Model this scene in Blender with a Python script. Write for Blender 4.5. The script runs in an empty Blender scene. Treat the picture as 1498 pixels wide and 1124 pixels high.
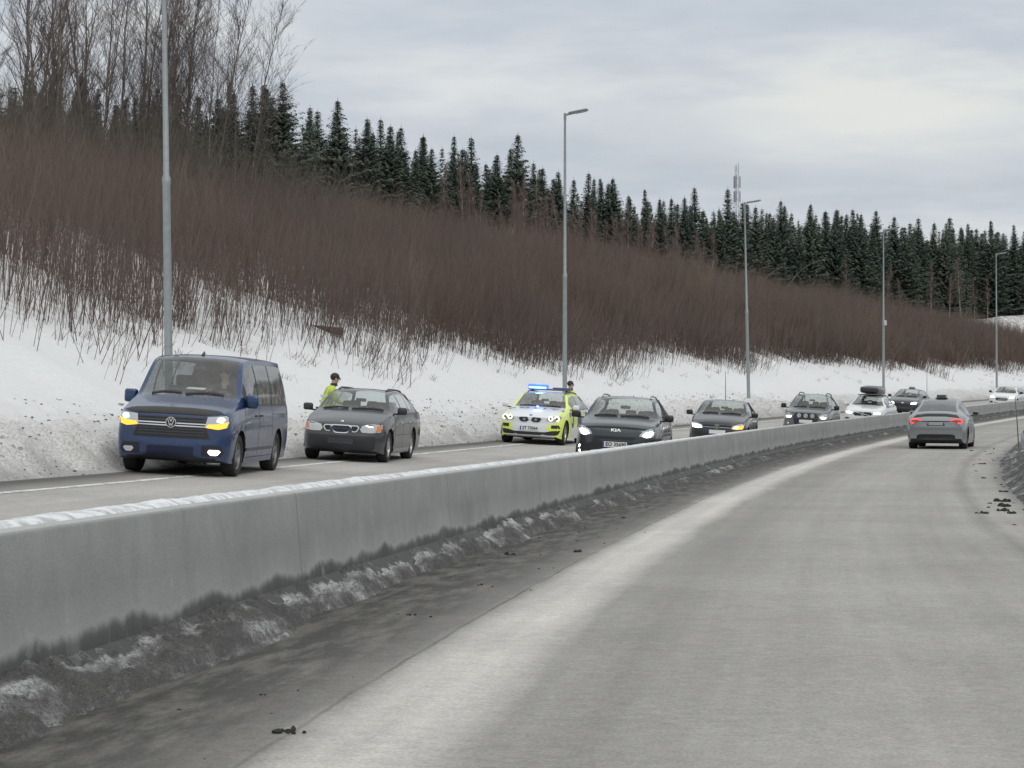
import bpy, bmesh, math, random
import numpy as np
from mathutils import Vector, Matrix, noise
from mathutils.bvhtree import BVHTree
random.seed(7); RNG = np.random.default_rng(7)
S = bpy.context.scene; COL = S.collection
PI = math.pi; R = math.radians

# ------------------------------------------------------------------ camera, world, sun, exposure
CAM_Z = 1.40
cam = bpy.data.cameras.new('camera'); cam.lens = 76.9; cam.sensor_width = 36; cam.sensor_fit = 'HORIZONTAL'
cam.clip_start = .1; cam.clip_end = 4000
camo = bpy.data.objects.new('camera', cam); COL.objects.link(camo)
camo.location = (0, 0, CAM_Z); camo.rotation_euler = (R(90.322), 0, 0)
S.camera = camo
S.render.resolution_x = 1024; S.render.resolution_y = 768
S.view_settings.view_transform = 'Standard'; S.view_settings.look = 'None'
S.view_settings.exposure = 0.0; S.view_settings.gamma = 1; S.view_settings.use_curve_mapping = False
SUN_EL, SUN_ROT = R(38), R(150)
W = bpy.data.worlds.new('World'); S.world = W; W.use_nodes = True
def build_world():
    nt = W.node_tree; N = nt.nodes; L = nt.links; N.clear()
    out = N.new('ShaderNodeOutputWorld'); bg = N.new('ShaderNodeBackground'); L.new(bg.outputs[0], out.inputs[0])
    sky = N.new('ShaderNodeTexSky'); sky.sky_type = 'NISHITA'; sky.sun_disc = False
    sky.sun_elevation = SUN_EL; sky.sun_rotation = SUN_ROT; sky.air_density = 1.5; sky.dust_density = 3
    tc = N.new('ShaderNodeTexCoord'); sep = N.new('ShaderNodeSeparateXYZ'); L.new(tc.outputs['Generated'], sep.inputs[0])
    # overcast cloud deck: the direction is carried out to a flat layer so that clouds flatten towards the horizon
    def math_(op, a, b=None, c=None):
        m = N.new('ShaderNodeMath'); m.operation = op
        for i, v in enumerate((a, b, c)):
            if v is None: continue
            if isinstance(v, (int, float)): m.inputs[i].default_value = v
            else: L.new(v, m.inputs[i])
        return m.outputs[0]
    zz = math_('MAXIMUM', sep.outputs[2], 0.0)
    den = math_('ADD', zz, 0.10)
    cx_ = math_('DIVIDE', sep.outputs[0], den); cy_ = math_('DIVIDE', sep.outputs[1], den)
    cmb = N.new('ShaderNodeCombineXYZ'); L.new(cx_, cmb.inputs[0]); L.new(cy_, cmb.inputs[1]); cmb.inputs[2].default_value = 3.3
    def nz(scale, detail, rough, vec, dist=0):
        n = N.new('ShaderNodeTexNoise'); n.inputs['Scale'].default_value = scale; n.inputs['Detail'].default_value = detail
        n.inputs['Roughness'].default_value = rough; n.inputs['Distortion'].default_value = dist; L.new(vec, n.inputs['Vector']); return n.outputs[0]
    n1 = nz(1.15, 5, .52, cmb.outputs[0], .25)
    n2 = nz(4.2, 4, .55, cmb.outputs[0], .2)
    mixn = math_('ADD', math_('MULTIPLY', n1, .74), math_('MULTIPLY', n2, .26))
    rmp = N.new('ShaderNodeValToRGB'); L.new(mixn, rmp.inputs[0])
    e = rmp.color_ramp.elements
    e[0].position = .36; e[0].color = (.50, .555, .635, 1); e[1].position = .64; e[1].color = (.74, .77, .79, 1)
    k = rmp.color_ramp.elements.new(.50); k.color = (.59, .64, .71, 1)
    # a break in the cloud: a long pale rift low in the north-east
    gx = math_('DIVIDE', math_('SUBTRACT', sep.outputs[0], .165), .105); gz = math_('DIVIDE', math_('SUBTRACT', sep.outputs[2], math_('ADD', .128, math_('MULTIPLY', math_('SUBTRACT', n2, .5), .05))), .021)
    gg = math_('MULTIPLY', math_('ADD', math_('MULTIPLY', gx, gx), math_('MULTIPLY', gz, gz)), -1.0)
    rift = math_('MULTIPLY', math_('EXPONENT', gg), math_('MULTIPLY_ADD', n1, 2.2, -.25)); rift = math_('MINIMUM', math_('MAXIMUM', rift, 0.0), .95)
    rm = N.new('ShaderNodeMix'); rm.data_type = 'RGBA'; L.new(rift, rm.inputs[0]); L.new(rmp.outputs[0], rm.inputs[6]); rm.inputs[7].default_value = (.79, .81, .79, 1); rmp = rm
    # an overcast sky is brightest overhead, with a pale warm strip at the horizon
    zr_ = N.new('ShaderNodeValToRGB'); L.new(zz, zr_.inputs[0]); e = zr_.color_ramp.elements
    e[0].position = 0; e[0].color = (1.12, 1.08, 1.0, 1); e[1].position = 1; e[1].color = (1.86, 1.76, 1.60, 1)
    k = zr_.color_ramp.elements.new(.085); k.color = (1.02, 1.01, .99, 1)
    k = zr_.color_ramp.elements.new(.17); k.color = (.965, .965, .965, 1)
    mu = N.new('ShaderNodeMix'); mu.data_type = 'RGBA'; mu.blend_type = 'MULTIPLY'; mu.inputs[0].default_value = 1
    L.new(rmp.outputs[2], mu.inputs[6]); L.new(zr_.outputs[0], mu.inputs[7])
    sc = N.new('ShaderNodeMix'); sc.data_type = 'RGBA'; sc.blend_type = 'MULTIPLY'; sc.inputs[0].default_value = 1
    L.new(sky.outputs[0], sc.inputs[6]); sc.inputs[7].default_value = (.08, .08, .08, 1)
    mx = N.new('ShaderNodeMix'); mx.data_type = 'RGBA'; mx.inputs[0].default_value = .96
    L.new(sc.outputs[2], mx.inputs[6]); L.new(mu.outputs[2], mx.inputs[7])
    L.new(mx.outputs[2], bg.inputs[0]); bg.inputs[1].default_value = 1.0
build_world()
sun = bpy.data.lights.new('sun', 'SUN'); sun.energy = 0.9; sun.angle = R(25); sun.color = (1, .96, .9)
suno = bpy.data.objects.new('sun', sun); COL.objects.link(suno)
suno.rotation_euler = (R(90) - SUN_EL, 0, PI - SUN_ROT)

# ------------------------------------------------------------------ helpers
def tag(o, label=None, cat=None, group=None, kind=None):
    if label: o['label'] = label
    if cat: o['category'] = cat
    if group: o['group'] = group
    if kind: o['kind'] = kind
    return o
def empty(name, loc=(0, 0, 0), mat=None):
    o = bpy.data.objects.new(name, None); COL.objects.link(o); o.empty_display_size = .2
    if mat is not None: o.matrix_world = mat
    else: o.location = loc
    return o
def link(name, me, mat=None, parent=None):
    o = bpy.data.objects.new(name, me); COL.objects.link(o)
    if mat is not None:
        for m in (mat if isinstance(mat, (list, tuple)) else [mat]): me.materials.append(m)
    if parent is not None: o.parent = parent
    return o
def mesh_np(name, verts, faces, uv=None, smooth=False, fattr=None):
    """verts (n,3), faces (m,k) arrays with constant k -> mesh"""
    verts = np.asarray(verts, np.float32); faces = np.asarray(faces, np.int32)
    me = bpy.data.meshes.new(name); m, k = faces.shape
    me.vertices.add(len(verts)); me.vertices.foreach_set('co', verts.ravel())
    me.loops.add(m*k); me.loops.foreach_set('vertex_index', faces.ravel())
    me.polygons.add(m); me.polygons.foreach_set('loop_start', np.arange(0, m*k, k, dtype=np.int32))
    me.polygons.foreach_set('loop_total', np.full(m, k, np.int32))
    if smooth: me.polygons.foreach_set('use_smooth', np.ones(m, bool))
    if uv is not None:
        l = me.uv_layers.new(name='UVMap'); l.data.foreach_set('uv', np.asarray(uv, np.float32)[faces.ravel()].ravel())
    if fattr is not None:
        a = me.attributes.new('shade', 'FLOAT', 'FACE'); a.data.foreach_set('value', np.asarray(fattr, np.float32))
    me.update(calc_edges=True); me.validate()
    return me
class MB:
    """collects pieces of one mesh"""
    def __init__(s): s.v = []; s.f = []
    def add(s, v, f):
        b = len(s.v); s.v += [tuple(p) for p in v]; s.f += [tuple(i + b for i in q) for q in f]; return s
    def box(s, c, d, rot=None, taper=1.0):
        x, y, z = d[0]/2, d[1]/2, d[2]/2; t = taper
        P = [(-x, -y, -z), (x, -y, -z), (x, y, -z), (-x, y, -z), (-x*t, -y*t, z), (x*t, -y*t, z), (x*t, y*t, z), (-x*t, y*t, z)]
        if rot is not None: P = [tuple(rot @ Vector(p)) for p in P]
        return s.add([(p[0]+c[0], p[1]+c[1], p[2]+c[2]) for p in P], [(0, 3, 2, 1), (4, 5, 6, 7), (0, 1, 5, 4), (1, 2, 6, 5), (2, 3, 7, 6), (3, 0, 4, 7)])
    def tube(s, pts, rad, n=8, cap=True):
        pts = [Vector(p) for p in pts]; rad = rad if isinstance(rad, (list, tuple)) else [rad]*len(pts)
        V = []; F = []
        for i, p in enumerate(pts):
            t = (pts[min(i+1, len(pts)-1)] - pts[max(i-1, 0)]).normalized()
            a = t.cross(Vector((0, 0, 1))) if abs(t.z) < .95 else t.cross(Vector((1, 0, 0)))
            a.normalize(); b = t.cross(a)
            for k in range(n):
                q = 2*PI*k/n; V.append(p + (a*math.cos(q) + b*math.sin(q))*rad[i])
        for i in range(len(pts)-1):
            for k in range(n):
                k2 = (k+1) % n; F.append((i*n+k, i*n+k2, (i+1)*n+k2, (i+1)*n+k))
        if cap: F += [tuple(range(n-1, -1, -1)), tuple((len(pts)-1)*n+k for k in range(n))]
        return s.add(V, F)
    def lathe(s, prof, n=32, axis='x', c=(0, 0, 0), closed=False):
        """prof: (offset along axis, radius)"""
        V = []; F = []; m = len(prof)
        for k in range(n):
            q = 2*PI*k/n
            for (o, r) in prof:
                a, b = r*math.cos(q), r*math.sin(q)
                V.append({'x': (o, a, b), 'y': (a, o, b), 'z': (a, b, o)}[axis])
        for k in range(n):
            k2 = (k+1) % n
            for i in range(m if closed else m-1):
                i2 = (i+1) % m; F.append((k*m+i, k*m+i2, k2*m+i2, k2*m+i))
        return s.add([(v[0]+c[0], v[1]+c[1], v[2]+c[2]) for v in V], F)
    def ball(s, c, d, nu=14, nv=9):
        V = []; F = []
        for i in range(nv+1):
            a = PI*i/nv
            for k in range(nu):
                b = 2*PI*k/nu
                V.append((c[0]+d[0]*math.sin(a)*math.cos(b), c[1]+d[1]*math.sin(a)*math.sin(b), c[2]+d[2]*math.cos(a)))
        for i in range(nv):
            for k in range(nu): F.append((i*nu+k, (i+1)*nu+k, (i+1)*nu+(k+1) % nu, i*nu+(k+1) % nu))
        return s.add(V, F)
    def mesh(s, name, smooth=None):
        me = bpy.data.meshes.new(name); me.from_pydata(s.v, [], s.f); me.update()
        bm = bmesh.new(); bm.from_mesh(me); bmesh.ops.remove_doubles(bm, verts=bm.verts, dist=1e-5)
        bmesh.ops.recalc_face_normals(bm, faces=bm.faces); bm.to_mesh(me); bm.free()
        if smooth is not None:
            me.polygons.foreach_set('use_smooth', [True]*len(me.polygons)); me.set_sharp_from_angle(angle=R(smooth))
        return me
    def build(s, name, mat, parent=None, smooth=None):
        return link(name, s.mesh(name, smooth), mat, parent)
def rbox(c, d, r=.03, seg=2, rot=None):
    """rounded box as (verts, faces)"""
    bm = bmesh.new(); bmesh.ops.create_cube(bm, size=1)
    bmesh.ops.scale(bm, vec=d, verts=bm.verts)
    bmesh.ops.bevel(bm, geom=list(bm.edges), offset=r, segments=seg, affect='EDGES', profile=.5)
    if rot is not None: bmesh.ops.rotate(bm, matrix=rot, verts=bm.verts)
    bm.verts.ensure_lookup_table()
    v = [(p.co.x+c[0], p.co.y+c[1], p.co.z+c[2]) for p in bm.verts]; f = [tuple(q.index for q in g.verts) for g in bm.faces]; bm.free()
    return v, f

# ------------------------------------------------------------------ materials
class NT:
    def __init__(s, name):
        s.m = bpy.data.materials.new(name); s.m.use_nodes = True; s.t = s.m.node_tree; s.N = s.t.nodes; s.L = s.t.links
        s.b = s.N['Principled BSDF']; s.out = s.N['Material Output']
    def set(s, sock, v):
        i = s.b.inputs[sock] if isinstance(sock, str) else sock
        if hasattr(v, 'is_linked') or isinstance(v, bpy.types.NodeSocket): s.L.new(v, i)
        elif isinstance(v, tuple) and len(v) == 3: i.default_value = (*v, 1)
        else: i.default_value = v
    def math(s, op, a, b=None, c=None, clamp=False):
        m = s.N.new('ShaderNodeMath'); m.operation = op; m.use_clamp = clamp
        for i, v in enumerate((a, b, c)):
            if v is None: continue
            s.set(m.inputs[i], v)
        return m.outputs[0]
    def noise(s, vec, scale, detail=4, rough=.55, dist=0):
        n = s.N.new('ShaderNodeTexNoise'); s.L.new(vec, n.inputs['Vector'])
        n.inputs['Scale'].default_value = scale; n.inputs['Detail'].default_value = detail
        n.inputs['Roughness'].default_value = rough; n.inputs['Distortion'].default_value = dist
        return n.outputs[0]
    def voro(s, vec, scale, feature='F1'):
        n = s.N.new('ShaderNodeTexVoronoi'); n.feature = feature; s.L.new(vec, n.inputs['Vector']); n.inputs['Scale'].default_value = scale
        return n.outputs[0]
    def ramp(s, fac, stops, interp='LINEAR'):
        r = s.N.new('ShaderNodeValToRGB'); s.set(r.inputs[0], fac); cr = r.color_ramp; cr.interpolation = interp
        stops = [(p, c if isinstance(c, tuple) else (c, c, c)) for p, c in stops]
        cr.elements[0].position = stops[0][0]; cr.elements[0].color = (*stops[0][1], 1)
        cr.elements[1].position = stops[-1][0]; cr.elements[1].color = (*stops[-1][1], 1)
        for p, c in stops[1:-1]:
            e = cr.elements.new(p); e.color = (*c, 1)
        return r.outputs[0]
    def mix(s, fac, a, b, blend='MIX'):
        m = s.N.new('ShaderNodeMix'); m.data_type = 'RGBA'; m.blend_type = blend
        s.set(m.inputs[0], fac); s.set(m.inputs[6], a); s.set(m.inputs[7], b); return m.outputs[2]
    def obj(s): return s.N.new('ShaderNodeTexCoord').outputs['Object']
    def geo(s): return s.N.new('ShaderNodeNewGeometry')
    def uv(s):
        u = s.N.new('ShaderNodeUVMap'); u.uv_map = 'UVMap'; return u.outputs[0]
    def sep(s, v):
        n = s.N.new('ShaderNodeSeparateXYZ'); s.L.new(v, n.inputs[0]); return n.outputs
    def vmul(s, v, k):
        n = s.N.new('ShaderNodeVectorMath'); n.operation = 'MULTIPLY'; s.L.new(v, n.inputs[0]); n.inputs[1].default_value = k; return n.outputs[0]
    def bump(s, h, strength=.3, dist=.02):
        n = s.N.new('ShaderNodeBump'); s.L.new(h, n.inputs['Height']); n.inputs['Strength'].default_value = strength
        n.inputs['Distance'].default_value = dist; s.L.new(n.outputs[0], s.b.inputs['Normal'])
MATS = {}
def plain(name, col, rough=.5, metal=0, coat=0, emit=None, estr=1, grain=.06, gscale=6):
    if name in MATS: return MATS[name]
    t = NT(name)
    n = t.noise(t.obj(), gscale, 4)
    k = t.ramp(n, [(.3, 1-grain*2), (.7, 1+grain)])
    t.set('Base Color', t.mix(1.0, tuple(col), k, 'MULTIPLY'))
    t.set('Roughness', rough); t.set('Metallic', metal); t.set('Coat Weight', coat); t.b.inputs['Coat Roughness'].default_value = .06
    if emit: t.set('Emission Color', emit); t.set('Emission Strength', estr)
    MATS[name] = t.m; return t.m
def paint(name, col, metal=.4, rough=.35, dirt=(.34, .33, .31), dirtz=.55):
    """car paint; road grime creeps up from the sills; the inner side of the shell is grey trim"""
    if name in MATS: return MATS[name]
    t = NT(name); o = t.obj(); z = t.sep(o)[2]
    n = t.noise(o, 3.5, 5, .6)
    lvl = t.math('ADD', t.math('MULTIPLY', z, -1/dirtz), 1.0)
    d = t.math('ADD', lvl, t.math('MULTIPLY', t.math('SUBTRACT', n, .5), 1.0))
    d = t.math('MULTIPLY', d, .55, clamp=True)
    d2 = t.math('MULTIPLY', t.ramp(t.noise(o, 1.3, 4), [(.4, 0), (.75, .14)]), 1.0)
    d = t.math('MAXIMUM', d, d2)
    col_ = t.mix(d, tuple(col), dirt)
    g = t.geo()
    t.set('Base Color', t.mix(g.outputs['Backfacing'], col_, (.16, .16, .16)))
    inv = t.math('SUBTRACT', 1.0, g.outputs['Backfacing'])
    t.set('Metallic', t.math('MULTIPLY', t.math('MULTIPLY', inv, metal), t.math('SUBTRACT', 1.0, d)))
    t.set('Roughness', t.math('MAXIMUM', t.math('ADD', rough, t.math('MULTIPLY', d, .5)), t.math('MULTIPLY', g.outputs['Backfacing'], .9)))
    t.set('Coat Weight', t.math('MULTIPLY', inv, t.math('SUBTRACT', .8, d, clamp=True))); t.b.inputs['Coat Roughness'].default_value = .08
    MATS[name] = t.m; return t.m
def glass(name, tint=(.42, .46, .46), refl=.9, dust_sheen=.05):
    if name in MATS: return MATS[name]
    t = NT(name); N = t.N; L = t.L
    tr = N.new('ShaderNodeBsdfTransparent'); tr.inputs[0].default_value = (*tint, 1)
    gl = N.new('ShaderNodeBsdfGlossy'); gl.inputs['Roughness'].default_value = .03; gl.inputs[0].default_value = (refl, refl, refl, 1)
    lw = N.new('ShaderNodeLayerWeight'); lw.inputs[0].default_value = .5
    mx = N.new('ShaderNodeMixShader'); f2 = t.math('MULTIPLY_ADD', t.math('POWER', lw.outputs['Facing'], 4.0), .90, .085, clamp=True)
    L.new(f2, mx.inputs[0]); L.new(tr.outputs[0], mx.inputs[1]); L.new(gl.outputs[0], mx.inputs[2])
    df = N.new('ShaderNodeBsdfDiffuse'); df.inputs[0].default_value = (.5, .5, .48, 1)
    m2 = N.new('ShaderNodeMixShader'); m2.inputs[0].default_value = dust_sheen
    n = t.noise(t.obj(), 5, 4); L.new(t.ramp(n, [(.35, dust_sheen*.5), (.7, dust_sheen*1.8)]), m2.inputs[0])
    L.new(mx.outputs[0], m2.inputs[1]); L.new(df.outputs[0], m2.inputs[2]); L.new(m2.outputs[0], t.out.inputs[0])
    N.remove(t.b); MATS[name] = t.m; return t.m
def emis(name, col, s):
    if name in MATS: return MATS[name]
    t = NT(name); t.set('Base Color', tuple(col)); t.set('Emission Color', tuple(col)); t.set('Emission Strength', s); MATS[name] = t.m; return t.m
BLACK = plain('black_plastic', (.018, .018, .02), .45)
RUBBER = plain('tyre_rubber', (.022, .022, .022), .85)
TRIM = plain('interior_fabric', (.055, .057, .06), .9)
ALLOY = plain('alloy_metal', (.42, .42, .43), .4, .7)
DARKALLOY = plain('dirty_alloy', (.20, .20, .205), .5, .5)
CHROME = plain('chrome', (.78, .79, .80), .12, 1.0, grain=.02)
LENS = plain('lamp_lens', (.55, .57, .58), .15, .3, 1.0)
WHITEP = plain('white_plate', (.75, .75, .74), .5)
NAVY = plain('plate_letters', (.01, .012, .02), .6)
HEAD = emis('headlight_glow', (1, .97, .92), 6)
AMBER = emis('indicator_glow', (1, .47, .045), 1.15)
REDL = emis('tail_light_glow', (1, .06, .05), 1.5)
FOGL = emis('fog_lamp_glow', (1, .86, .55), 4.5)
BLUEL = emis('beacon_glow', (.16, .36, 1.0), 5)
BLUED = emis('beacon_dome_glow', (.035, .09, 1.0), 3.0)
GLASS = glass('windscreen_glass', (.80, .86, .84)); GLASSD = glass('tinted_glass', (.10, .105, .11)); GLASSL = glass('clear_glass', (.84, .89, .87))

# ------------------------------------------------------------------ road frame: d runs along the median barrier, u is metres to its right
ZD = np.array([-60, 0, 9.6, 18, 26, 35, 50, 60, 80, 100, 120, 140, 170, 220, 300, 420.])
ZT = np.array([-.30, -.50, -.586, -.703, -.80, -.872, -.917, -.92, -.885, -.765, -.58, -.27, .2, .8, 1.6, 2.5])
def _smooth_z():
    xs = np.arange(-60, 420.1, .5); z = np.interp(xs, ZD, ZT)
    k = np.exp(-.5*(np.arange(-24, 25)*.5/4)**2); k /= k.sum()
    zp = np.pad(z, 24, mode='edge'); return xs, np.convolve(zp, k, 'valid')
_XS, _ZS = _smooth_z()
H_BAR = .78
def Xb(d): return .001101*d*d + .10331*d - 3.291
def Xs(d): return .002202*d + .10331
def zbase(d): return np.interp(d, _XS, _ZS) - H_BAR + CAM_Z
def zroad(d, u): return zbase(d) + np.where(np.asarray(u) < 0, -.055*np.asarray(u), -.005*np.asarray(u))
def P2(d, u):
    s = Xs(d); n = np.sqrt(1 + s*s); return Xb(d) + u/n, d - u*s/n
def pt(d, u, dz=0.0):
    x, y = P2(d, u); return Vector((float(x), float(y), float(zroad(d, u)) + dz))
def tangent(d, rev=False):
    s = Xs(d); v = Vector((s, 1, 0)).normalized(); return v
def sheet(name, ds, us, zfun, mat, kind=None, smooth=True, parent=None):
    D, U = np.meshgrid(ds, us, indexing='ij'); X, Y = P2(D, U); Z = zfun(D, U)
    V = np.stack([X, Y, Z], -1).reshape(-1, 3); n, m = D.shape
    i = np.arange(n-1)[:, None]*m + np.arange(m-1)[None]
    F = np.stack([i, i+1, i+1+m, i+m], -1).reshape(-1, 4)[:, ::-1]
    me = mesh_np(name, V, F, np.stack([U, D], -1).reshape(-1, 2), smooth)
    o = link(name, me, mat, parent)
    if kind: o['kind'] = kind
    return o
def vnoise(X, Y, seed=0, octs=4, scale=1.0, rough=.5):
    """value noise on arrays"""
    tot = np.zeros_like(X, float); amp = 1.0; s = scale; norm = 0
    for o in range(octs):
        r = np.random.default_rng(seed + o*17); T = r.random((256, 256))
        x = X/s + 1000; y = Y/s + 1000; xi = np.floor(x).astype(int); yi = np.floor(y).astype(int); fx = x-xi; fy = y-yi
        fx = fx*fx*(3-2*fx); fy = fy*fy*(3-2*fy); a = T[xi % 256, yi % 256]; b = T[(xi+1) % 256, yi % 256]; c = T[xi % 256, (yi+1) % 256]; d = T[(xi+1) % 256, (yi+1) % 256]
        tot += amp*((a*(1-fx)+b*fx)*(1-fy)+(c*(1-fx)+d*fx)*fy - .5); norm += amp; amp *= rough; s *= .5
    return tot/norm*2
# hillside profile on the left: u -> height above the barrier foot
PU = np.array([-400, -200, -110, -80, -60, -46, -38, -31, -26, -20, -14.5, -11.5, -10.2, -9.4, -8.8, -8.35, -8.0, -7.6])
PZ = np.array([16, 15, 13, 12.0, 11.0, 10.2, 9.6, 8.6, 7.2, 5.2, 3.1, 1.75, 1.24, 1.08, .96, .76, .50, .37])
def hillk(d): return np.interp(d, [0, 130, 180, 240, 330, 420], [1, 1, .80, .66, .62, .6])
def zhill(D, U):
    h = np.interp(U, PU, PZ); k = hillk(D); b = np.where(U < -9, 1.05 + (h-1.05)*k, h)
    X, Y = P2(D, U)
    big = vnoise(X, Y, 3, 4, 9.0)*np.clip((-U-11)/8, 0, 1)*.75
    mid = vnoise(X, Y, 9, 4, 2.2)*np.clip((-U-9.5)/3, 0, 1)*.16
    # ploughed bank: coarse lumps
    wb = np.clip((-U-7.8)/.5, 0, 1)*np.clip((11.4+U)/1.6, 0, 1)
    lump = (vnoise(X, Y, 21, 5, .75, .62)*.30 + vnoise(X, Y, 31, 3, .22)*.09)*wb
    big = big + 3.3*np.exp(-((D-250)/30)**2-((U+32)/4.5)**2)
    und = vnoise(X, Y*0+D, 41, 2, 7.0)*.22*wb
    return zbase(D) + b + big + mid + lump + und

# ------------------------------------------------------------------ ground materials
def mat_road(side):
    t = NT('salted_asphalt' + ('_far' if side else '')); uv = t.uv(); s = t.sep(uv)
    g = t.geo().outputs['Position']
    wob = t.math('MULTIPLY', t.math('SUBTRACT', t.noise(t.vmul(uv, (.5, .16, 1)), 1.0, 4), .5), .30)
    wob2 = t.math('MULTIPLY', t.math('SUBTRACT', t.noise(t.vmul(uv, (3.0, .8, 1)), 1.0, 4), .5), .16)
    u = t.math('ADD', t.math('ADD', s[0], wob), wob2)
    if not side:
        f = t.math('DIVIDE', u, 10.0)
        c = t.ramp(f, [(0, .055), (.05, .06), (.08, .075), (.105, .115), (.130, .20), (.146, .42), (.156, .50), (.180, .53), (.196, .46), (.215, .29), (.255, .265), (.31, .315), (.40, .345), (.455, .325), (.50, .325), (.535, .345), (.556, .265), (.575, .355), (.61, .35), (.645, .22), (.68, .10), (1, .09)])
    else:
        f = t.math('DIVIDE', t.math('MULTIPLY', u, -1.0), 10.0)
        c = t.ramp(f, [(0, .40), (.06, .44), (.10, .36), (.2, .39), (.27, .36), (.35, .41), (.45, .35), (.55, .40), (.64, .36), (.70, .24), (.755, .095), (.79, .14), (1, .3)])
    st = t.noise(t.vmul(uv, (4.5, .10, 1)), 1.0, 5, .6)
    c = t.mix(1.0, c, t.ramp(st, [(.28, .91), (.72, 1.07)]), 'MULTIPLY')
    bl = t.noise(g, .33, 5, .6); c = t.mix(1.0, c, t.ramp(bl, [(.3, .88), (.7, 1.10)]), 'MULTIPLY')
    if not side:
        sh_ = t.ramp(t.math('DIVIDE', s[0], 10.0), [(.10, 1), (.15, 0)]); pn = t.noise(t.vmul(uv, (5.5, 1.1, 1)), 1.0, 6, .7)
        c = t.mix(t.math('MULTIPLY', sh_, t.ramp(pn, [(.44, 0), (.68, .75)])), c, (.21, .205, .195))
    fine = t.noise(g, 55, 3, .7); c = t.mix(1.0, c, t.ramp(fine, [(.30, .74), (.70, 1.20)]), 'MULTIPLY')
    mid = t.noise(g, 9, 4, .6); c = t.mix(1.0, c, t.ramp(mid, [(.3, .90), (.7, 1.08)]), 'MULTIPLY')
    c = t.mix(1.0, c, (1.05, 1.01, .945), 'MULTIPLY')
    # sealed joint that runs beside the edge line
    if not side:
        ju = t.math('ABSOLUTE', t.math('SUBTRACT', t.math('ADD', s[0], t.math('MULTIPLY', t.math('SUBTRACT', t.noise(t.vmul(uv, (0.0, .9, 1)), 1, 4), .5), .07)), 1.36))
        jm = t.ramp(ju, [(.003, .6), (.018, 0.0)]); c = t.mix(t.math('MULTIPLY', jm, t.ramp(t.noise(t.vmul(uv, (0.3, .5, 1)), 1, 3), [(.35, .2), (.6, 1)])), c, (.05, .05, .05))
        # pits and stone clusters near the right shoulder
        pit = t.voro(t.vmul(uv, (1.0, .6, 1)), 2.6); pm = t.math('MULTIPLY', t.ramp(pit, [(.05, 1.0), (.10, 0)]), t.ramp(s[0], [(5.7/1.0*0+.0, 0.0), (1, 0.0)]))
    t.set('Base Color', c); t.set('Roughness', .88); t.b.inputs['Specular IOR Level'].default_value = .25
    t.bump(t.math('ADD', t.math('MULTIPLY', fine, .5), mid), .35, .012)
    return t.m
def mat_snow():
    t = NT('hill_snow'); g = t.geo(); p = g.outputs['Position']; uv = t.uv(); u = t.sep(uv)[0]
    n1 = t.noise(p, .8, 5, .6); n2 = t.noise(p, 6, 5, .65); n3 = t.noise(p, 22, 4, .65)
    wob = t.math('ADD', u, t.math('MULTIPLY', t.math('SUBTRACT', n1, .5), 1.6))
    dirty = t.ramp(t.math('DIVIDE', t.math('MULTIPLY', wob, -1), 20), [(.36, 1.0), (.41, .88), (.475, .62), (.525, .13), (.6, 0.0)])
    grit = t.ramp(n3, [(.38, 1), (.60, 0)])
    spots = t.ramp(t.voro(p, 3.1), [(.10, 1), (.17, 0)])
    c = t.mix(t.ramp(n2, [(.35, 0), (.7, 1)]), (.655, .662, .668), (.715, .716, .714))
    cd = t.mix(grit, (.60, .59, .57), (.32, .31, .295))
    cd = t.mix(t.math('MULTIPLY', spots, .7), cd, (.06, .055, .05))
    foot = t.ramp(t.math('DIVIDE', t.math('MULTIPLY', wob, -1), 20), [(.36, 1.0), (.395, .75), (.42, 0.0)])
    cd = t.mix(t.math('MULTIPLY', foot, .6), cd, (.13, .125, .115))
    c = t.mix(dirty, c, cd)
    # brown leaf litter and dead grass poking through on the wooded slope
    lit = t.math('MULTIPLY', t.ramp(t.math('DIVIDE', t.math('MULTIPLY', u, -1), 40), [(.36, 0), (.42, .35), (.70, .55), (.80, 1.0)]), t.ramp(t.noise(p, 1.7, 6, .7), [(.42, 0), (.56, 1)]))
    c = t.mix(t.math('MULTIPLY', lit, .8), c, (.13, .095, .07))
    t.set('Base Color', c); t.set('Roughness', .8); t.b.inputs['Specular IOR Level'].default_value = .2
    t.b.inputs['Subsurface Weight'].default_value = 0
    t.bump(t.math('ADD', n2, t.math('MULTIPLY', n3, .5)), .45, .06)
    return t.m
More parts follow.
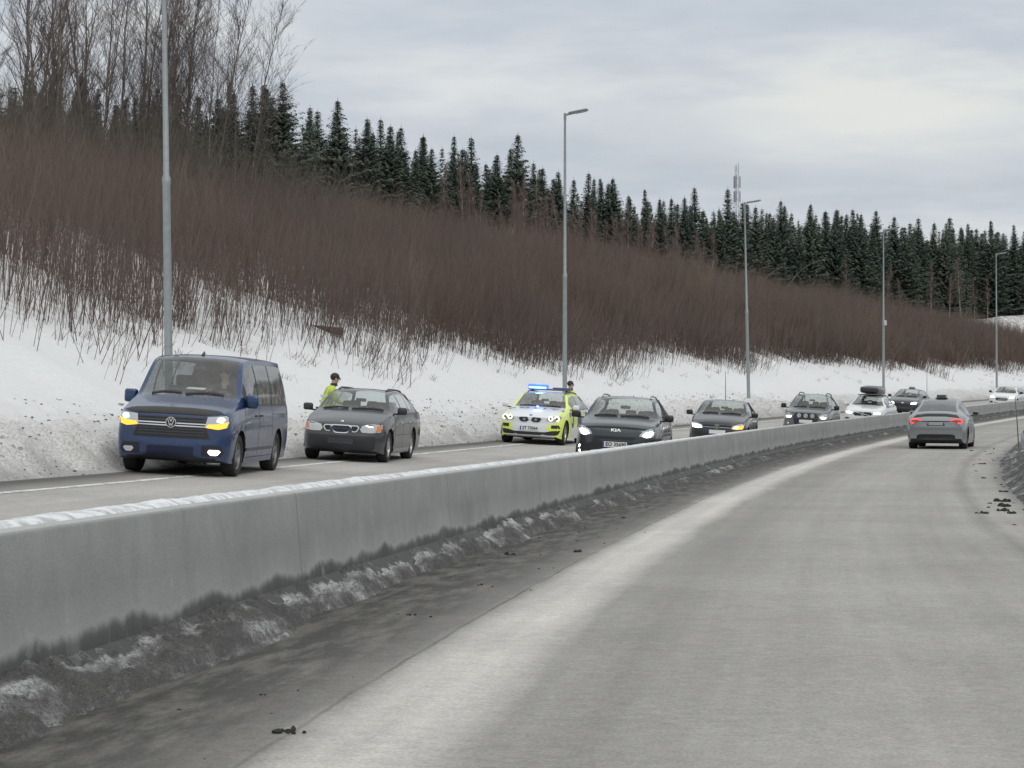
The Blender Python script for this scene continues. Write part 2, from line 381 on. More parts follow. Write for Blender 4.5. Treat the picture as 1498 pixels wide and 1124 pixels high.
def mat_dirtysnow(name, clean=.5, crust=False):
    t = NT(name); p = t.geo().outputs['Position']; uv = t.uv()
    n1 = t.noise(t.vmul(uv, (2.6, .9, 1)), 1.0, 5, .6); n2 = t.noise(t.vmul(uv, (11, 4.5, 1)), 1.0, 5, .7); n3 = t.noise(p, 46, 3, .7); n4 = t.noise(p, 130, 2, .6)
    c = t.ramp(t.math('ADD', t.math('MULTIPLY', n1, .60), t.math('MULTIPLY', n2, .40)), [(clean-.16, (.040, .040, .038)), (clean-.01, (.075, .074, .070)), (clean+.05, (.17, .17, .165)), (clean+.10, (.40, .41, .41)), (clean+.2, (.60, .61, .61))])
    if crust:   # a broken line of clean ice along the crest, black wet grit below it
        uu = t.math('ADD', t.sep(uv)[0], t.math('MULTIPLY', t.math('SUBTRACT', n2, .5), .12))
        band = t.math('MULTIPLY', t.ramp(uu, [(.12, 0), (.145, 1), (.175, .8), (.205, 0)]), t.ramp(n1, [(.46, 0), (.58, .9)]))
        c = t.mix(t.ramp(uu, [(.0, .9), (.10, .5), (.14, 0)]), c, (.06, .06, .058))
        c = t.mix(t.math('MULTIPLY', t.ramp(uu, [(.20, 0), (.27, .75), (.36, .4), (.42, 0)]), t.ramp(n1, [(.3, 1), (.62, .2)])), c, (.07, .068, .064))
        c = t.mix(t.math('MULTIPLY', band, .85), c, (.52, .53, .53))
    c = t.mix(t.ramp(n3, [(.36, .8), (.54, 0)]), c, (.045, .043, .039))
    c = t.mix(t.ramp(n4, [(.56, 0), (.70, .35)]), c, (.42, .42, .41))
    t.set('Base Color', c); t.set('Roughness', .9); t.bump(t.math('ADD', t.math('ADD', n2, n3), t.math('MULTIPLY', n4, .6)), .7, .02); return t.m
def mat_concrete():
    t = NT('barrier_concrete'); p = t.geo().outputs['Position']; uv = t.uv(); s = t.sep(uv)   # uv = (height, along)
    n1 = t.noise(p, 1.1, 5, .6); n2 = t.noise(p, 12, 4, .6); n3 = t.noise(p, 60, 3, .6)
    st = t.noise(t.vmul(p, (6, 6, .5)), 1, 4)
    c = t.ramp(n1, [(.3, (.215, .225, .22)), (.5, (.25, .26, .25)), (.72, (.29, .30, .285))])
    c = t.mix(1, c, t.ramp(st, [(.3, .965), (.7, 1.03)]), 'MULTIPLY'); c = t.mix(1, c, t.ramp(n3, [(.3, .9), (.7, 1.08)]), 'MULTIPLY')
    # splash zone: wet dark foot with a dried salty rim above it
    hw = t.math('ADD', s[0], t.math('MULTIPLY', t.math('SUBTRACT', t.noise(t.vmul(p, (1.3, 1.3, .4)), 1, 5, .6), .5), .30))
    rim = t.ramp(hw, [(.20, 0), (.25, 1), (.30, .55), (.46, 0)])
    c = t.mix(t.math('MULTIPLY', rim, .5), c, (.40, .41, .39))
    c = t.mix(t.ramp(hw, [(.16, .92), (.215, .78), (.265, 0)]), c, (.055, .055, .053))
    sp = t.ramp(t.noise(p, 4.5, 3, .5), [(.66, 0), (.74, 1)]); c = t.mix(t.math('MULTIPLY', sp, .28), c, (.42, .43, .42))
    top = t.ramp(s[0], [(.765, 0), (.78, 1)]); c = t.mix(t.math('MULTIPLY', top, .8), c, (.43, .44, .43))
    # element joints every six metres
    j = t.math('ABSOLUTE', t.math('SUBTRACT', t.math('FRACT', t.math('DIVIDE', s[1], 6.0)), .5))
    c = t.mix(t.ramp(j, [(.0008, .45), (.0018, 0)]), c, (.05, .05, .05))
    spl = t.noise(t.vmul(p, (2.2, 2.2, .55)), 1.0, 6, .7); c = t.mix(t.math('MULTIPLY', t.ramp(spl, [(.56, 0), (.72, .5)]), t.ramp(s[0], [(.1, 1), (.7, .35)])), c, (.37, .38, .37))
    drk = t.noise(t.vmul(p, (1.1, 1.1, .9)), 1.3, 5, .65); c = t.mix(t.ramp(drk, [(.55, 0), (.75, .38)]), c, (.14, .145, .14))
    t.set('Base Color', c); t.set('Roughness', .85); t.bump(t.math('ADD', n2, n3), .25, .01); return t.m

# ------------------------------------------------------------------ ground, road, hill
DR = np.concatenate([np.arange(-40, 6, 1.5), np.arange(6, 60, .5), np.arange(60, 200, 1.5), np.arange(200, 421, 10)])
def build_ground():
    sheet('road', DR, np.array([0, .4, 1.0, 1.6, 2.4, 3.4, 4.4, 5.4, 6.0, 6.6, 7.4]), zroad, mat_road(False), 'structure')
    o = sheet('road_oncoming', DR, np.array([-8.2, -7.4, -6.6, -5.5, -4.4, -3.3, -2.2, -1.1, -.18]), zroad, mat_road(True), 'structure'); o.name = 'oncoming_road'
    # hill: one sheet, fine near the ploughed bank
    ds = np.concatenate([np.arange(-40, 20, 2.0), np.arange(20, 70, .10), np.arange(70, 120, .2), np.arange(120, 190, .5), np.arange(190, 421, 5)])
    us = np.concatenate([[-400, -300, -200, -150, -120, -100, -85, -70], np.arange(-60, -16, 1.2), np.arange(-16, -11.5, .4), np.arange(-11.5, -7.2, .09)])
    sheet('snow_hill', ds, us, zhill, mat_snow(), 'structure')
    # worn edge line beyond the barrier, and pale scraps of the lane line
    t = NT('worn_line_paint'); p = t.geo().outputs['Position']
    c = t.mix(t.ramp(t.noise(p, 5, 5, .65), [(.40, 0), (.52, 1)]), (.33, .33, .32), (.66, .66, .64)); t.set('Base Color', c); t.set('Roughness', .85)
    sheet('edge_line', np.arange(20, 180, .5), np.array([-6.74, -6.58]), lambda D, U: zroad(D, U)+.004, t.m, 'structure')
    def rz(D, U):
        X, Y = P2(D, U); h = np.interp(U, [6.25, 6.5, 6.85, 7.4, 8.5, 12, 40, 300], [-.05, .04, .24, .50, .58, .3, -2.0, -6.0])
        w = np.clip((U-6.3)/.4, 0, 1)*np.clip((14-U)/5, 0, 1)
        return zroad(D, U*0+6.5) + h + (vnoise(X, Y, 51, 5, 1.3, .6)*.20 + vnoise(X, Y, 57, 3, .3)*.07)*w
    ds = np.concatenate([np.arange(-40, 20, 4.), np.arange(20, 95, .2), np.arange(95, 421, 5)])
    sheet('roadside_snow', ds, np.concatenate([np.arange(6.25, 8.6, .12), [9, 10, 12, 16, 25, 40, 80, 160, 300]]), rz, mat_dirtysnow('shoulder_snow', .47), 'structure')
    t = NT('snow_field'); p = t.geo().outputs['Position']; t.set('Base Color', t.mix(t.noise(p, .05, 5), (.7, .73, .77), (.8, .82, .84))); t.set('Roughness', .9)
    me = mesh_np('ground', [(-3000, -3000, -9), (3000, -3000, -9), (3000, 3000, -9), (-3000, 3000, -9)], [(0, 1, 2, 3)])
    link('ground', me, t.m)['kind'] = 'structure'
build_ground()

def build_barrier():
    # half profile (u, height): our face, top, far face
    prof = [(.17, -.06), (.17, .09), (.06, .17), (.035, .45), (.012, .755), (0, .78), (-.045, .785), (-.15, .787), (-.27, .785), (-.30, .77), (-.325, .45), (-.35, .17), (-.46, .09), (-.46, -.06)]
    ds = np.concatenate([np.arange(-30, 6, 1.), np.arange(6, 60, .35), np.arange(60, 200, 1.5), np.arange(200, 301, 10)])
    pu = np.array([p[0] for p in prof]); pz = np.array([p[1] for p in prof]); n, m = len(ds), len(prof)
    D = np.repeat(ds[:, None], m, 1); U = np.repeat(pu[None], n, 0); X, Y = P2(D, U); Z = zbase(D) + pz[None]
    i = np.arange(n-1)[:, None]*m + np.arange(m-1)[None]; F = np.stack([i, i+m, i+1+m, i+1], -1).reshape(-1, 4)[:, ::-1]
    me = mesh_np('concrete_barrier', np.stack([X, Y, Z], -1).reshape(-1, 3), F, np.stack([np.repeat(pz[None], n, 0), D], -1).reshape(-1, 2), True)
    me.set_sharp_from_angle(angle=R(25))
    o = link('concrete_barrier', me, mat_concrete()); tag(o, 'long grey concrete median barrier curving between the two carriageways', 'barrier')
    # snow lying on the top
    ds = np.concatenate([np.arange(5, 40, .06), np.arange(40, 75, .15)])
    us = np.array([-.30, -.285, -.25, -.20, -.15, -.115, -.09, -.075])
    def top(D, U):
        b = np.sin(np.clip((U+.30)/.225, 0, 1)*PI)**.55
        X, Y = P2(D, U); n = vnoise(D, U*3, 61, 4, .5, .6); th = np.interp(D, [5, 25, 45, 75], [.040, .034, .020, .004])
        return zbase(D) + .778 + b*th*(1.0 + .5*n) - .004*(1-b)
    t = NT('barrier_snow'); p = t.geo().outputs['Position']; n = t.noise(p, 9, 5, .65); n3 = t.noise(p, 40, 3)
    t.set('Base Color', t.mix(t.ramp(n, [(.36, 1), (.56, 0)]), (.74, .76, .78), (.42, .42, .41))); t.set('Roughness', .8); t.bump(t.math('ADD', n, n3), .5, .02)
    tag(sheet('snow_ridge', ds, us, top, t.m), 'thin ridge of old snow lying on top of the concrete barrier', 'snow', kind='stuff')
    # dirty snow thrown up against the foot
    ds = np.concatenate([np.arange(5, 32, .045), np.arange(32, 75, .15), np.arange(75, 160, .6)]); us = np.concatenate([np.linspace(.02, .80, 34)])
    def heap(D, U):
        X, Y = P2(D, U)
        amp = np.interp(D, [5, 9, 14, 20, 26, 32, 40, 60, 100, 160], [.15, .15, .145, .13, .155, .12, .085, .06, .05, .045])
        wid = np.interp(D, [5, 9, 16, 24, 34, 60, 160], [.40, .38, .36, .35, .35, .30, .27])
        sc = .5 + .5*np.cos(2*PI*D/np.interp(D, [0, 22, 24, 60], [2.3, 2.3, 1.35, 1.35]) + 2.0*vnoise(D, D*0, 77, 2, 3))
        sc = sc*np.interp(D, [20, 23, 34, 40], [.25, .9, .9, .4]) + 1 - np.interp(D, [20, 23, 34, 40], [.25, .9, .9, .4])
        x = np.clip(U/(wid*(.85+.3*vnoise(D, D*0, 81, 3, 1.6))), 0, 1.4)
        h = amp*(1.0-.35*(1-sc))*np.clip(1-x**1.25, -.4, 1)
        n = vnoise(D*.45, U, 71, 5, .34, .66)*.075 + vnoise(D, U, 91, 3, .07)*.030
        step = .045*np.clip((wid-U)/.03, 0, 1)
        k = np.clip((wid*1.18-U)/.12, 0, 1)*np.clip(U/.04+.4, 0, 1)
        return zbase(D) + np.where(x < 1.0, np.maximum(h, 0)+step, np.clip(1.15-x, 0, 1)*.2-.004) + n*k*np.clip(amp/.15, 0, 1.2) - .02*(x > 1.12)
    tag(sheet('dirty_snow_heap', ds, us, heap, mat_dirtysnow('dirty_heap', .50, True)), 'gritty grey snow thrown up along the foot of the barrier', 'snow', kind='stuff')
build_barrier()

# ------------------------------------------------------------------ brush on the slope: thin bare stems
def hill_pt(d, u):
    """arrays d,u -> xyz on the hill"""
    x, y = P2(d, u); return np.stack([x, y, zhill(d, u)], -1)
def stems(pos, h, r, lean, ntw, seed):
    """pos (n,3), h, r (n,), lean (n,3) unit-ish direction -> verts, tris"""
    g = np.random.default_rng(seed); n = len(pos)
    up = lean/np.linalg.norm(lean, axis=1, keepdims=True)
    bend = g.normal(0, .10, (n, 3)); bend[:, 2] = 0
    a = np.cross(up, np.array([.3, .9, .1])); a /= np.linalg.norm(a, axis=1, keepdims=True); b = np.cross(up, a)
    ang = np.arange(3)*2*PI/3
    ring = a[:, None]*np.cos(ang)[None, :, None] + b[:, None]*np.sin(ang)[None, :, None]
    p0 = pos - up*.15; p1 = pos + up*h[:, None]*.5 + bend*h[:, None]*.35; p2 = pos + up*h[:, None] + bend*h[:, None]*1.2
    V = np.concatenate([p0[:, None]+ring*r[:, None, None], p1[:, None]+ring*(r*.65)[:, None, None], p2[:, None]], 1)   # n,7,3
    T = []
    for k in range(3):
        k2 = (k+1) % 3; T += [(k, k2, 3+k2), (k, 3+k2, 3+k), (3+k, 3+k2, 6)]
    F = (np.arange(n)*7)[:, None, None] + np.array(T)[None]
    Vs = [V.reshape(-1, 3)]; Fs = [F.reshape(-1, 3)]; off = n*7
    for w in range(ntw):
        t = g.uniform(.22, .95, n); q = np.where((t < .5)[:, None], pos + (p1-pos)*(t/.5)[:, None], p1 + (p2-p1)*((t-.5)/.5)[:, None])
        az = g.uniform(0, 2*PI, n); L = h*g.uniform(.14, .42, n)*(1.25-t)
        dr = np.stack([np.cos(az)*.55, np.sin(az)*.55, np.full(n, .85)], -1) + up*.2
        e = q + dr*L[:, None]; rr = (r*.42*(1.2-t*.6))
        Vt = np.concatenate([q[:, None]+ring*rr[:, None, None], e[:, None]], 1)
        Ft = (np.arange(n)*4)[:, None, None] + np.array([(0, 1, 3), (1, 2, 3), (2, 0, 3)])[None] + off
        Vs.append(Vt.reshape(-1, 3)); Fs.append(Ft.reshape(-1, 3)); off += n*4
    return np.concatenate(Vs), np.concatenate(Fs)
def in_view(x, y, margin=.035): return (y > 5) & (np.abs(x/np.maximum(y, 1)) < .234 + margin)
def bark_mat(name, c0, c1, scale=2.0):
    t = NT(name); p = t.geo().outputs['Position']; n = t.noise(p, .22, 4); n2 = t.noise(p, scale, 3)
    c = t.mix(t.ramp(n, [(.35, 0), (.65, 1)]), c0, c1); c = t.mix(1, c, t.ramp(n2, [(.3, .6), (.7, 1.4)]), 'MULTIPLY')
    t.set('Base Color', c); t.set('Roughness', .9); t.b.inputs['Specular IOR Level'].default_value = .15; return t.m
def brush_mat():
    t = NT('brush_bark'); a = t.N.new('ShaderNodeAttribute'); a.attribute_name = 'shade'; p = t.geo().outputs['Position']
    c = t.ramp(a.outputs['Fac'], [(0, (.085, .062, .052)), (.35, (.135, .098, .082)), (.7, (.165, .118, .096)), (1, (.22, .175, .145))])
    c = t.mix(t.ramp(t.noise(p, .16, 4), [(.38, 0), (.62, .6)]), c, (.118, .100, .092))
    t.set('Base Color', c); t.set('Roughness', .9); t.b.inputs['Specular IOR Level'].default_value = .15; return t.m
BRUSH = brush_mat()
def build_brush():
    g = np.random.default_rng(11)
    N = 620000
    d = 28 + (g.random(N)**.8)*250; u = -11.8 - g.random(N)**1.05*32.4
    x, y = P2(d, u); ok = in_view(x, y); d, u, x, y = d[ok], u[ok], x[ok], y[ok]
    # density: clumpy, thin at the lower fringe, sparse on the near left where the snow shows through
    fr = vnoise(x, y, 101, 3, 7.0)*2.6 + vnoise(x, y, 105, 2, 1.6)*1.1
    edge = np.clip((-u - np.interp(d, [35, 55, 75, 110], [12.2, 12.7, 13.4, 13.7]) + fr)/3.2, 0, 1)
    cl = .5 + 1.0*vnoise(x, y, 103, 3, 3.2) + .9*vnoise(x, y, 109, 2, .9)
    fade = np.interp(d, [28, 60, 95, 150, 300], [.75, .75, .85, .80, .55])
    q1 = d - (34 + (-u-14)*2.6); q2 = d - (47 + (-u-14)*3.5)
    nearthin = np.where(q1 < 0, .36, np.where(q2 < 0, .60, .60 + .40*np.clip(q2/30, 0, 1)))
    nearthin = 1 - (1-nearthin)*np.clip((30.0+u)/1.2, 0, 1)
    pr = np.clip(edge*(.38+cl)*fade*nearthin, 0, 1)
    cut = np.interp(d, [0, 170, 200, 212, 222, 300], [-46, -44, -35, -33, -27.2, -26.5]); pr *= np.clip((u-cut)/1.5, 0, 1)
    k = g.random(len(d)) < pr*.40; d, u = d[k], u[k]; n = len(d)
    pos = hill_pt(d, u)
    hh = np.clip(g.normal(2.9, .75, n), .9, 4.6)*np.interp(u, [-40, -20, -15, -12.5], [1.05, 1.0, .78, .5])*np.interp(d, [30, 190, 225, 260], [1, 1, .62, .5])
    rr = g.uniform(.006, .014, n)*(hh/3)**.5*np.interp(d, [30, 80, 130, 200], [1.0, 1.1, 1.5, 2.0])
    lean = np.stack([g.normal(.07, .12, n), g.normal(-.02, .12, n), np.ones(n)], -1)
    # the lowest fringe leans down the slope, pressed by the snow
    low = np.clip((u+16.5)/3, 0, 1)*g.random(n); lean[:, 0] += low*g.normal(.30, .40, n); lean[:, 1] += low*g.normal(-.15, .40, n); hh *= 1 - .25*low
    hh *= 1 + .38*vnoise(pos[:, 0], pos[:, 1], 121, 3, 3.5)
    V, F = stems(pos, hh, rr, lean, 8, 5)
    print('brush stems', n, len(F))
    # tall thin undergrowth around the copse
    m = 2600; dd = 70 + g.random(m)*44; uu = -32.5 - g.random(m)*9; x, y = P2(dd, uu); ok = in_view(x, y); dd, uu = dd[ok], uu[ok]; m = len(dd)
    ln = np.stack([g.normal(.03, .10, m), g.normal(0, .10, m), np.ones(m)], -1)
    V2, F2 = stems(hill_pt(dd, uu), g.uniform(3.5, 6.6, m), g.uniform(.014, .028, m), ln, 14, 8)
    tag(link('undergrowth', mesh_np('undergrowth', V2, F2), bark_mat('undergrowth_bark', (.115, .105, .085), (.085, .078, .066))), 'tall thin grey leafless undergrowth at the foot of the copse on the hill', 'undergrowth', kind='stuff')
    cs = np.clip(.45 + .55*vnoise(pos[:, 0], pos[:, 1], 131, 3, 2.4) + g.normal(0, .20, n), 0, 1); sh = np.concatenate([np.repeat(cs, 9)] + [np.repeat(np.clip(cs+.08, 0, 1), 3)]*8)
    me = mesh_np('brush_thicket', V, F, fattr=sh)
    o = link('brush_thicket', me, BRUSH); tag(o, 'dense brown leafless brush covering the snowy slope above the road', 'brush', kind='stuff')
    # dry grass tussocks and dark twigs at the snow edge
    n = 200; d = 30+g.random(n)**.8*170; u = -11.2-g.random(n)**.7*4.2; x, y = P2(d, u); ok = in_view(x, y); d, u = d[ok], u[ok]
    keep = g.random(len(d)) < np.clip((-u-10.8)/4, .04, 1); d, u = d[keep], u[keep]; n = len(d)
    base = hill_pt(d, u); rep = 9; pos = np.repeat(base, rep, 0) + g.normal(0, .13, (n*rep, 3))*[1, 1, .15]
    lean = np.stack([g.normal(.35, .5, n*rep), g.normal(-.1, .5, n*rep), np.ones(n*rep)*.8], -1)
    V, F = stems(pos, g.uniform(.10, .38, n*rep), g.uniform(.004, .009, n*rep), lean, 2, 6)
    o = link('dry_grass', mesh_np('dry_grass', V, F), bark_mat('dry_grass_stalk', (.17, .125, .085), (.10, .075, .055)))
    tag(o, 'tufts of dry grass and twigs poking out of the snow below the brush', 'grass', kind='stuff')
build_brush()

# ------------------------------------------------------------------ spruces
def needle_mat():
    t = NT('spruce_needles'); N = t.N
    a = N.new('ShaderNodeAttribute'); a.attribute_name = 'shade'
    oi = N.new('ShaderNodeObjectInfo')
    c = t.mix(oi.outputs['Random'], (.055, .080, .062), (.105, .128, .10))
    c = t.mix(t.math('MULTIPLY', t.ramp(a.outputs['Fac'], [(.0, 0), (1, 1)]), .45), c, (.10, .115, .085))
    t.set('Base Color', c); t.set('Roughness', .75); t.b.inputs['Specular IOR Level'].default_value = .25
    return t.m
NEEDLE = needle_mat(); TRUNK = bark_mat('conifer_bark', (.085, .062, .048), (.12, .09, .07), 6)
def spruce_meshes(seed, h, rad, fine=1.0):
    g = random.Random(seed); V = []; F = []; sh = []
    z = .06*h; lop = g.uniform(.8, 1.2)
    while z < h*.985:
        t = z/h; rl = rad*1.42*(1-t)**.98*(1+.07*math.sin(z*2.1+seed)) + .03
        nb = max(4, int((4 + 5*(1-t))*fine)); a0 = g.random()*6.28
        for k in range(nb):
            az = a0 + 6.283*k/nb + g.uniform(-.3, .3); L = rl*(g.uniform(.45, 1.1) if g.random() < .8 else g.uniform(1.0, 1.35))*(lop if math.cos(az-1) > 0 else 1)
            dx, dy = math.cos(az), math.sin(az); droop = g.uniform(.10, .42)*(1.05-t) - .25*t; bs = g.random(); zj = g.uniform(-.2, .2)*(1-t)
            ns = max(2, int(L/.105*fine))
            for s in range(ns):
                f = (s+.6)/ns; cx, cy = dx*L*f, dy*L*f; cz = z + zj - droop*L*f + .18*L*f*f
                w = (.145*(1-f*.5)+.03)/fine**.5*(.35+.65*min(1, rl/1.1))*g.uniform(.7, 1.3); l = .19/fine**.5*(.4+.6*min(1, rl/1.1))*g.uniform(.6, 1.4)
                # a hanging spray: one kinked leaf-shaped pair of triangles on each side
                sx, sy = -dy, dx; tw = g.uniform(-.5, .5)
                tip = (cx+dx*l*g.uniform(.6, 1.1), cy+dy*l*g.uniform(.6, 1.1), cz - l*g.uniform(.15, .75))
                for sd in (1, -1):
                    b = len(V); o = w*g.uniform(.7, 1.3)
                    V += [(cx-dx*l*.4, cy-dy*l*.4, cz+.03), tip, (cx+sx*o*sd+dx*.1, cy+sy*o*sd+dy*.1, cz-o*(.35+tw*sd)-l*.25)]
                    F.append((b, b+1, b+2)); sh.append(min(1, max(0, .55*bs*f + .45*g.random()*f)))
        z += (.075 + .095*(1-t))*g.uniform(.5, 1.5)/fine
    b = len(V); V += [(-.04, 0, h*.94), (.04, 0, h*.94), (0, 0, h*1.01), (0, -.04, h*.94), (0, .04, h*.94), (0, 0, h*1.02)]; F += [(b, b+1, b+2), (b+3, b+4, b+5)]; sh += [.4, .4]
    crown = mesh_np('crown', V, F, fattr=sh); crown.materials.append(NEEDLE)
    tr = MB().tube([(0, 0, -.6), (0, 0, h*.5), (0, 0, h*.97)], [.16, .10, .02], 7).mesh('trunk', 40); tr.materials.append(TRUNK)
    return crown, tr
def build_spruces():
    g = random.Random(21)
    var = [spruce_meshes(100+i, 10, [1.45, 1.75, 1.3, 2.0, 1.6, 1.15][i], 1.2) for i in range(6)]
    cand = []
    rows = [(-42.5, 2.2), (-45.5, 2.4), (-49, 2.6)]
    for u0, sp in rows:
        d = 96 + g.random()*3
        while d < 320:
            cand.append((d + g.uniform(-.9, .9), u0 + g.uniform(-1.4, 1.4), g.uniform(8.8, 10.9) + (1.2 if g.random() < .12 else 0) - (0 if u0 > -44 else -.3))); d += sp*g.uniform(.6, 1.35)
    L = 'dark green spruce in the close forest row along the top of the hill'
    n = 0
    for d, u, h in cand:
        x, y = P2(d, u)
        if not in_view(x, y, .02) or n >= 298: continue
        if d < 118: h *= .78
        h *= float(np.interp(d, [0, 170, 215, 300], [1, 1, 1.15, 1.38])); u += float(np.interp(d, [170, 215], [0, 5]))
        c, tr = var[g.randrange(6)]
        o = empty('spruce', (float(P2(d, u)[0]), float(P2(d, u)[1]), float(zhill(np.array([d]), np.array([u]))[0]))); s = h/10
        o.rotation_euler = (g.uniform(-.03, .03), g.uniform(-.03, .03), g.uniform(0, 6.28)); o.scale = (s*g.uniform(.95, 1.35), s*g.uniform(.95, 1.35), s)
        tag(o, L, 'tree', 'spruces in the forest row on the hilltop')
        for nm, me in (('crown', c), ('trunk', tr)):
            q = bpy.data.objects.new(nm, me); COL.objects.link(q); q.parent = o
        n += 1
    print('spruces', n)
    # the wood behind, one mass
    Vs = []; Fs = []; sh = []; off = 0; gg = np.random.default_rng(5)
    bv = []
    for i in range(4):
        c, _ = spruce_meshes(300+i, 10, 1.6, .70)
        v = np.empty(len(c.vertices)*3, np.float32); c.vertices.foreach_get('co', v); f = np.empty(len(c.polygons)*3, np.int32); c.polygons.foreach_get('vertices', f)
        a = np.empty(len(c.polygons), np.float32); c.attributes['shade'].data.foreach_get('value', a); bv.append((v.reshape(-1, 3), f.reshape(-1, 3), a))
    for u0 in (-46, -49, -52, -55, -58.5, -62):
        d = 98.
        while d < 330:
            d += gg.uniform(1.3, 2.6); u = u0 + gg.uniform(-1.5, 1.5) + np.interp(d, [170, 215], [0, 5]); x, y = P2(d, u)
            if not in_view(x, y, .02): continue
            v, f, a = bv[gg.integers(4)]; s = gg.uniform(.84, 1.08)*np.interp(d, [0, 170, 215, 300], [1, 1, 1.15, 1.38])*(.8 if d < 118 else 1.0); q = gg.uniform(0, 6.28); z = float(zhill(np.array([d]), np.array([u]))[0])
            w = np.stack([v[:, 0]*math.cos(q)-v[:, 1]*math.sin(q), v[:, 0]*math.sin(q)+v[:, 1]*math.cos(q), v[:, 2]], -1)*s + [x, y, z]
            Vs.append(w); Fs.append(f+off); sh.append(a); off += len(w)
    me = mesh_np('forest', np.concatenate(Vs), np.concatenate(Fs), fattr=np.concatenate(sh))
    tag(link('forest', me, NEEDLE), 'mass of spruce forest standing behind the front row on the hilltop', 'forest', kind='stuff')
build_spruces()

# ------------------------------------------------------------------ bare broadleaf trees
def bare_tree_mesh(seed, h, r0, levels, spread, lean=(0, 0), ntw=26, weep=0., forks=1):
    """(trunk MB, crown MB): trunk tube and recursive limbs and twigs"""
    g = random.Random(seed); T = MB(); C = MB()
    def limb(p, d, L, r, lv):
        n = 4 if lv > 0 else 3; pts = [p]; q = p.copy(); dd = d.copy()
        for i in range(n):
            dd = (dd + Vector((g.gauss(0, .11), g.gauss(0, .11), g.gauss(.02, .06) + (.05 if lv > 0 else -weep)))).normalized()
            q = q + dd*(L/n); pts.append(q)
        C.tube(pts, [r*(1-.75*i/n) for i in range(n+1)], 4 if lv > 0 else 3, cap=False)
        if lv <= 0: return
        nb = g.randint(5, 7) if lv > 1 else g.randint(6, 9)
        for k in range(nb):
            f = g.uniform(.2, 1.0); i = min(n-1, int(f*n)); pp = pts[i].lerp(pts[i+1], f*n-i)
            ax = Vector((g.gauss(0, 1), g.gauss(0, 1), g.gauss(.1, .5))).normalized()
            nd = (dd*.95 + ax*.62).normalized()
            limb(pp, nd, L*g.uniform(.34, .55)*(1.2-.4*f), max(r*(1-.75*f)*.5, .0055), lv-1)
    for fk in range(forks):
        pts = []; rad = []; n = 9; a = g.random()*6.28; sp = (.10 if forks > 1 else 0)
        for i in range(n+1):
            t = i/n; pts.append(Vector((lean[0]*t*t*h + math.cos(a)*sp*t*h + g.gauss(0, .03)*h*.15*t, lean[1]*t*t*h + math.sin(a)*sp*t*h + g.gauss(0, .03)*h*.15*t, -.5 + (h+.5)*t*(1 if fk == 0 else .93)))); rad.append(max(r0*(1-t)**.8*(1 if fk == 0 else .8), .012))
        T.tube(pts, rad, 8)
        for k in range(ntw):
            f = .30 + .69*(k+g.random())/ntw; i = min(n-1, int(f*n)); pp = pts[i].lerp(pts[i+1], f*n-i); az = g.random()*6.28
            L = h*spread*(1.12-f)**.75*g.uniform(.65, 1.15)
            dd = Vector((math.cos(az)*.55 + lean[0]*.8, math.sin(az)*.55 + lean[1]*.8, 1.0)).normalized()
            limb(pp, dd, L, max(.36*r0*(1.15-f), .016), levels)
    return T, C
def bark2(name, c_low, c_high):
    t = NT(name); o = t.obj(); z = t.sep(o)[2]; n = t.noise(t.vmul(o, (3, 3, 1.2)), 2.2, 4)
    c = t.mix(t.ramp(t.noise(t.vmul(o, (1, 1, 4)), 2.5, 3), [(.46, 0), (.56, 1)]), c_low, (.06, .055, .05))
    c = t.mix(t.ramp(t.math('ADD', t.math('DIVIDE', z, 14), t.math('MULTIPLY', t.math('SUBTRACT', n, .5), .3)), [(.25, 0), (.5, 1)]), c, c_high)
    t.set('Base Color', c); t.set('Roughness', .85); return t.m
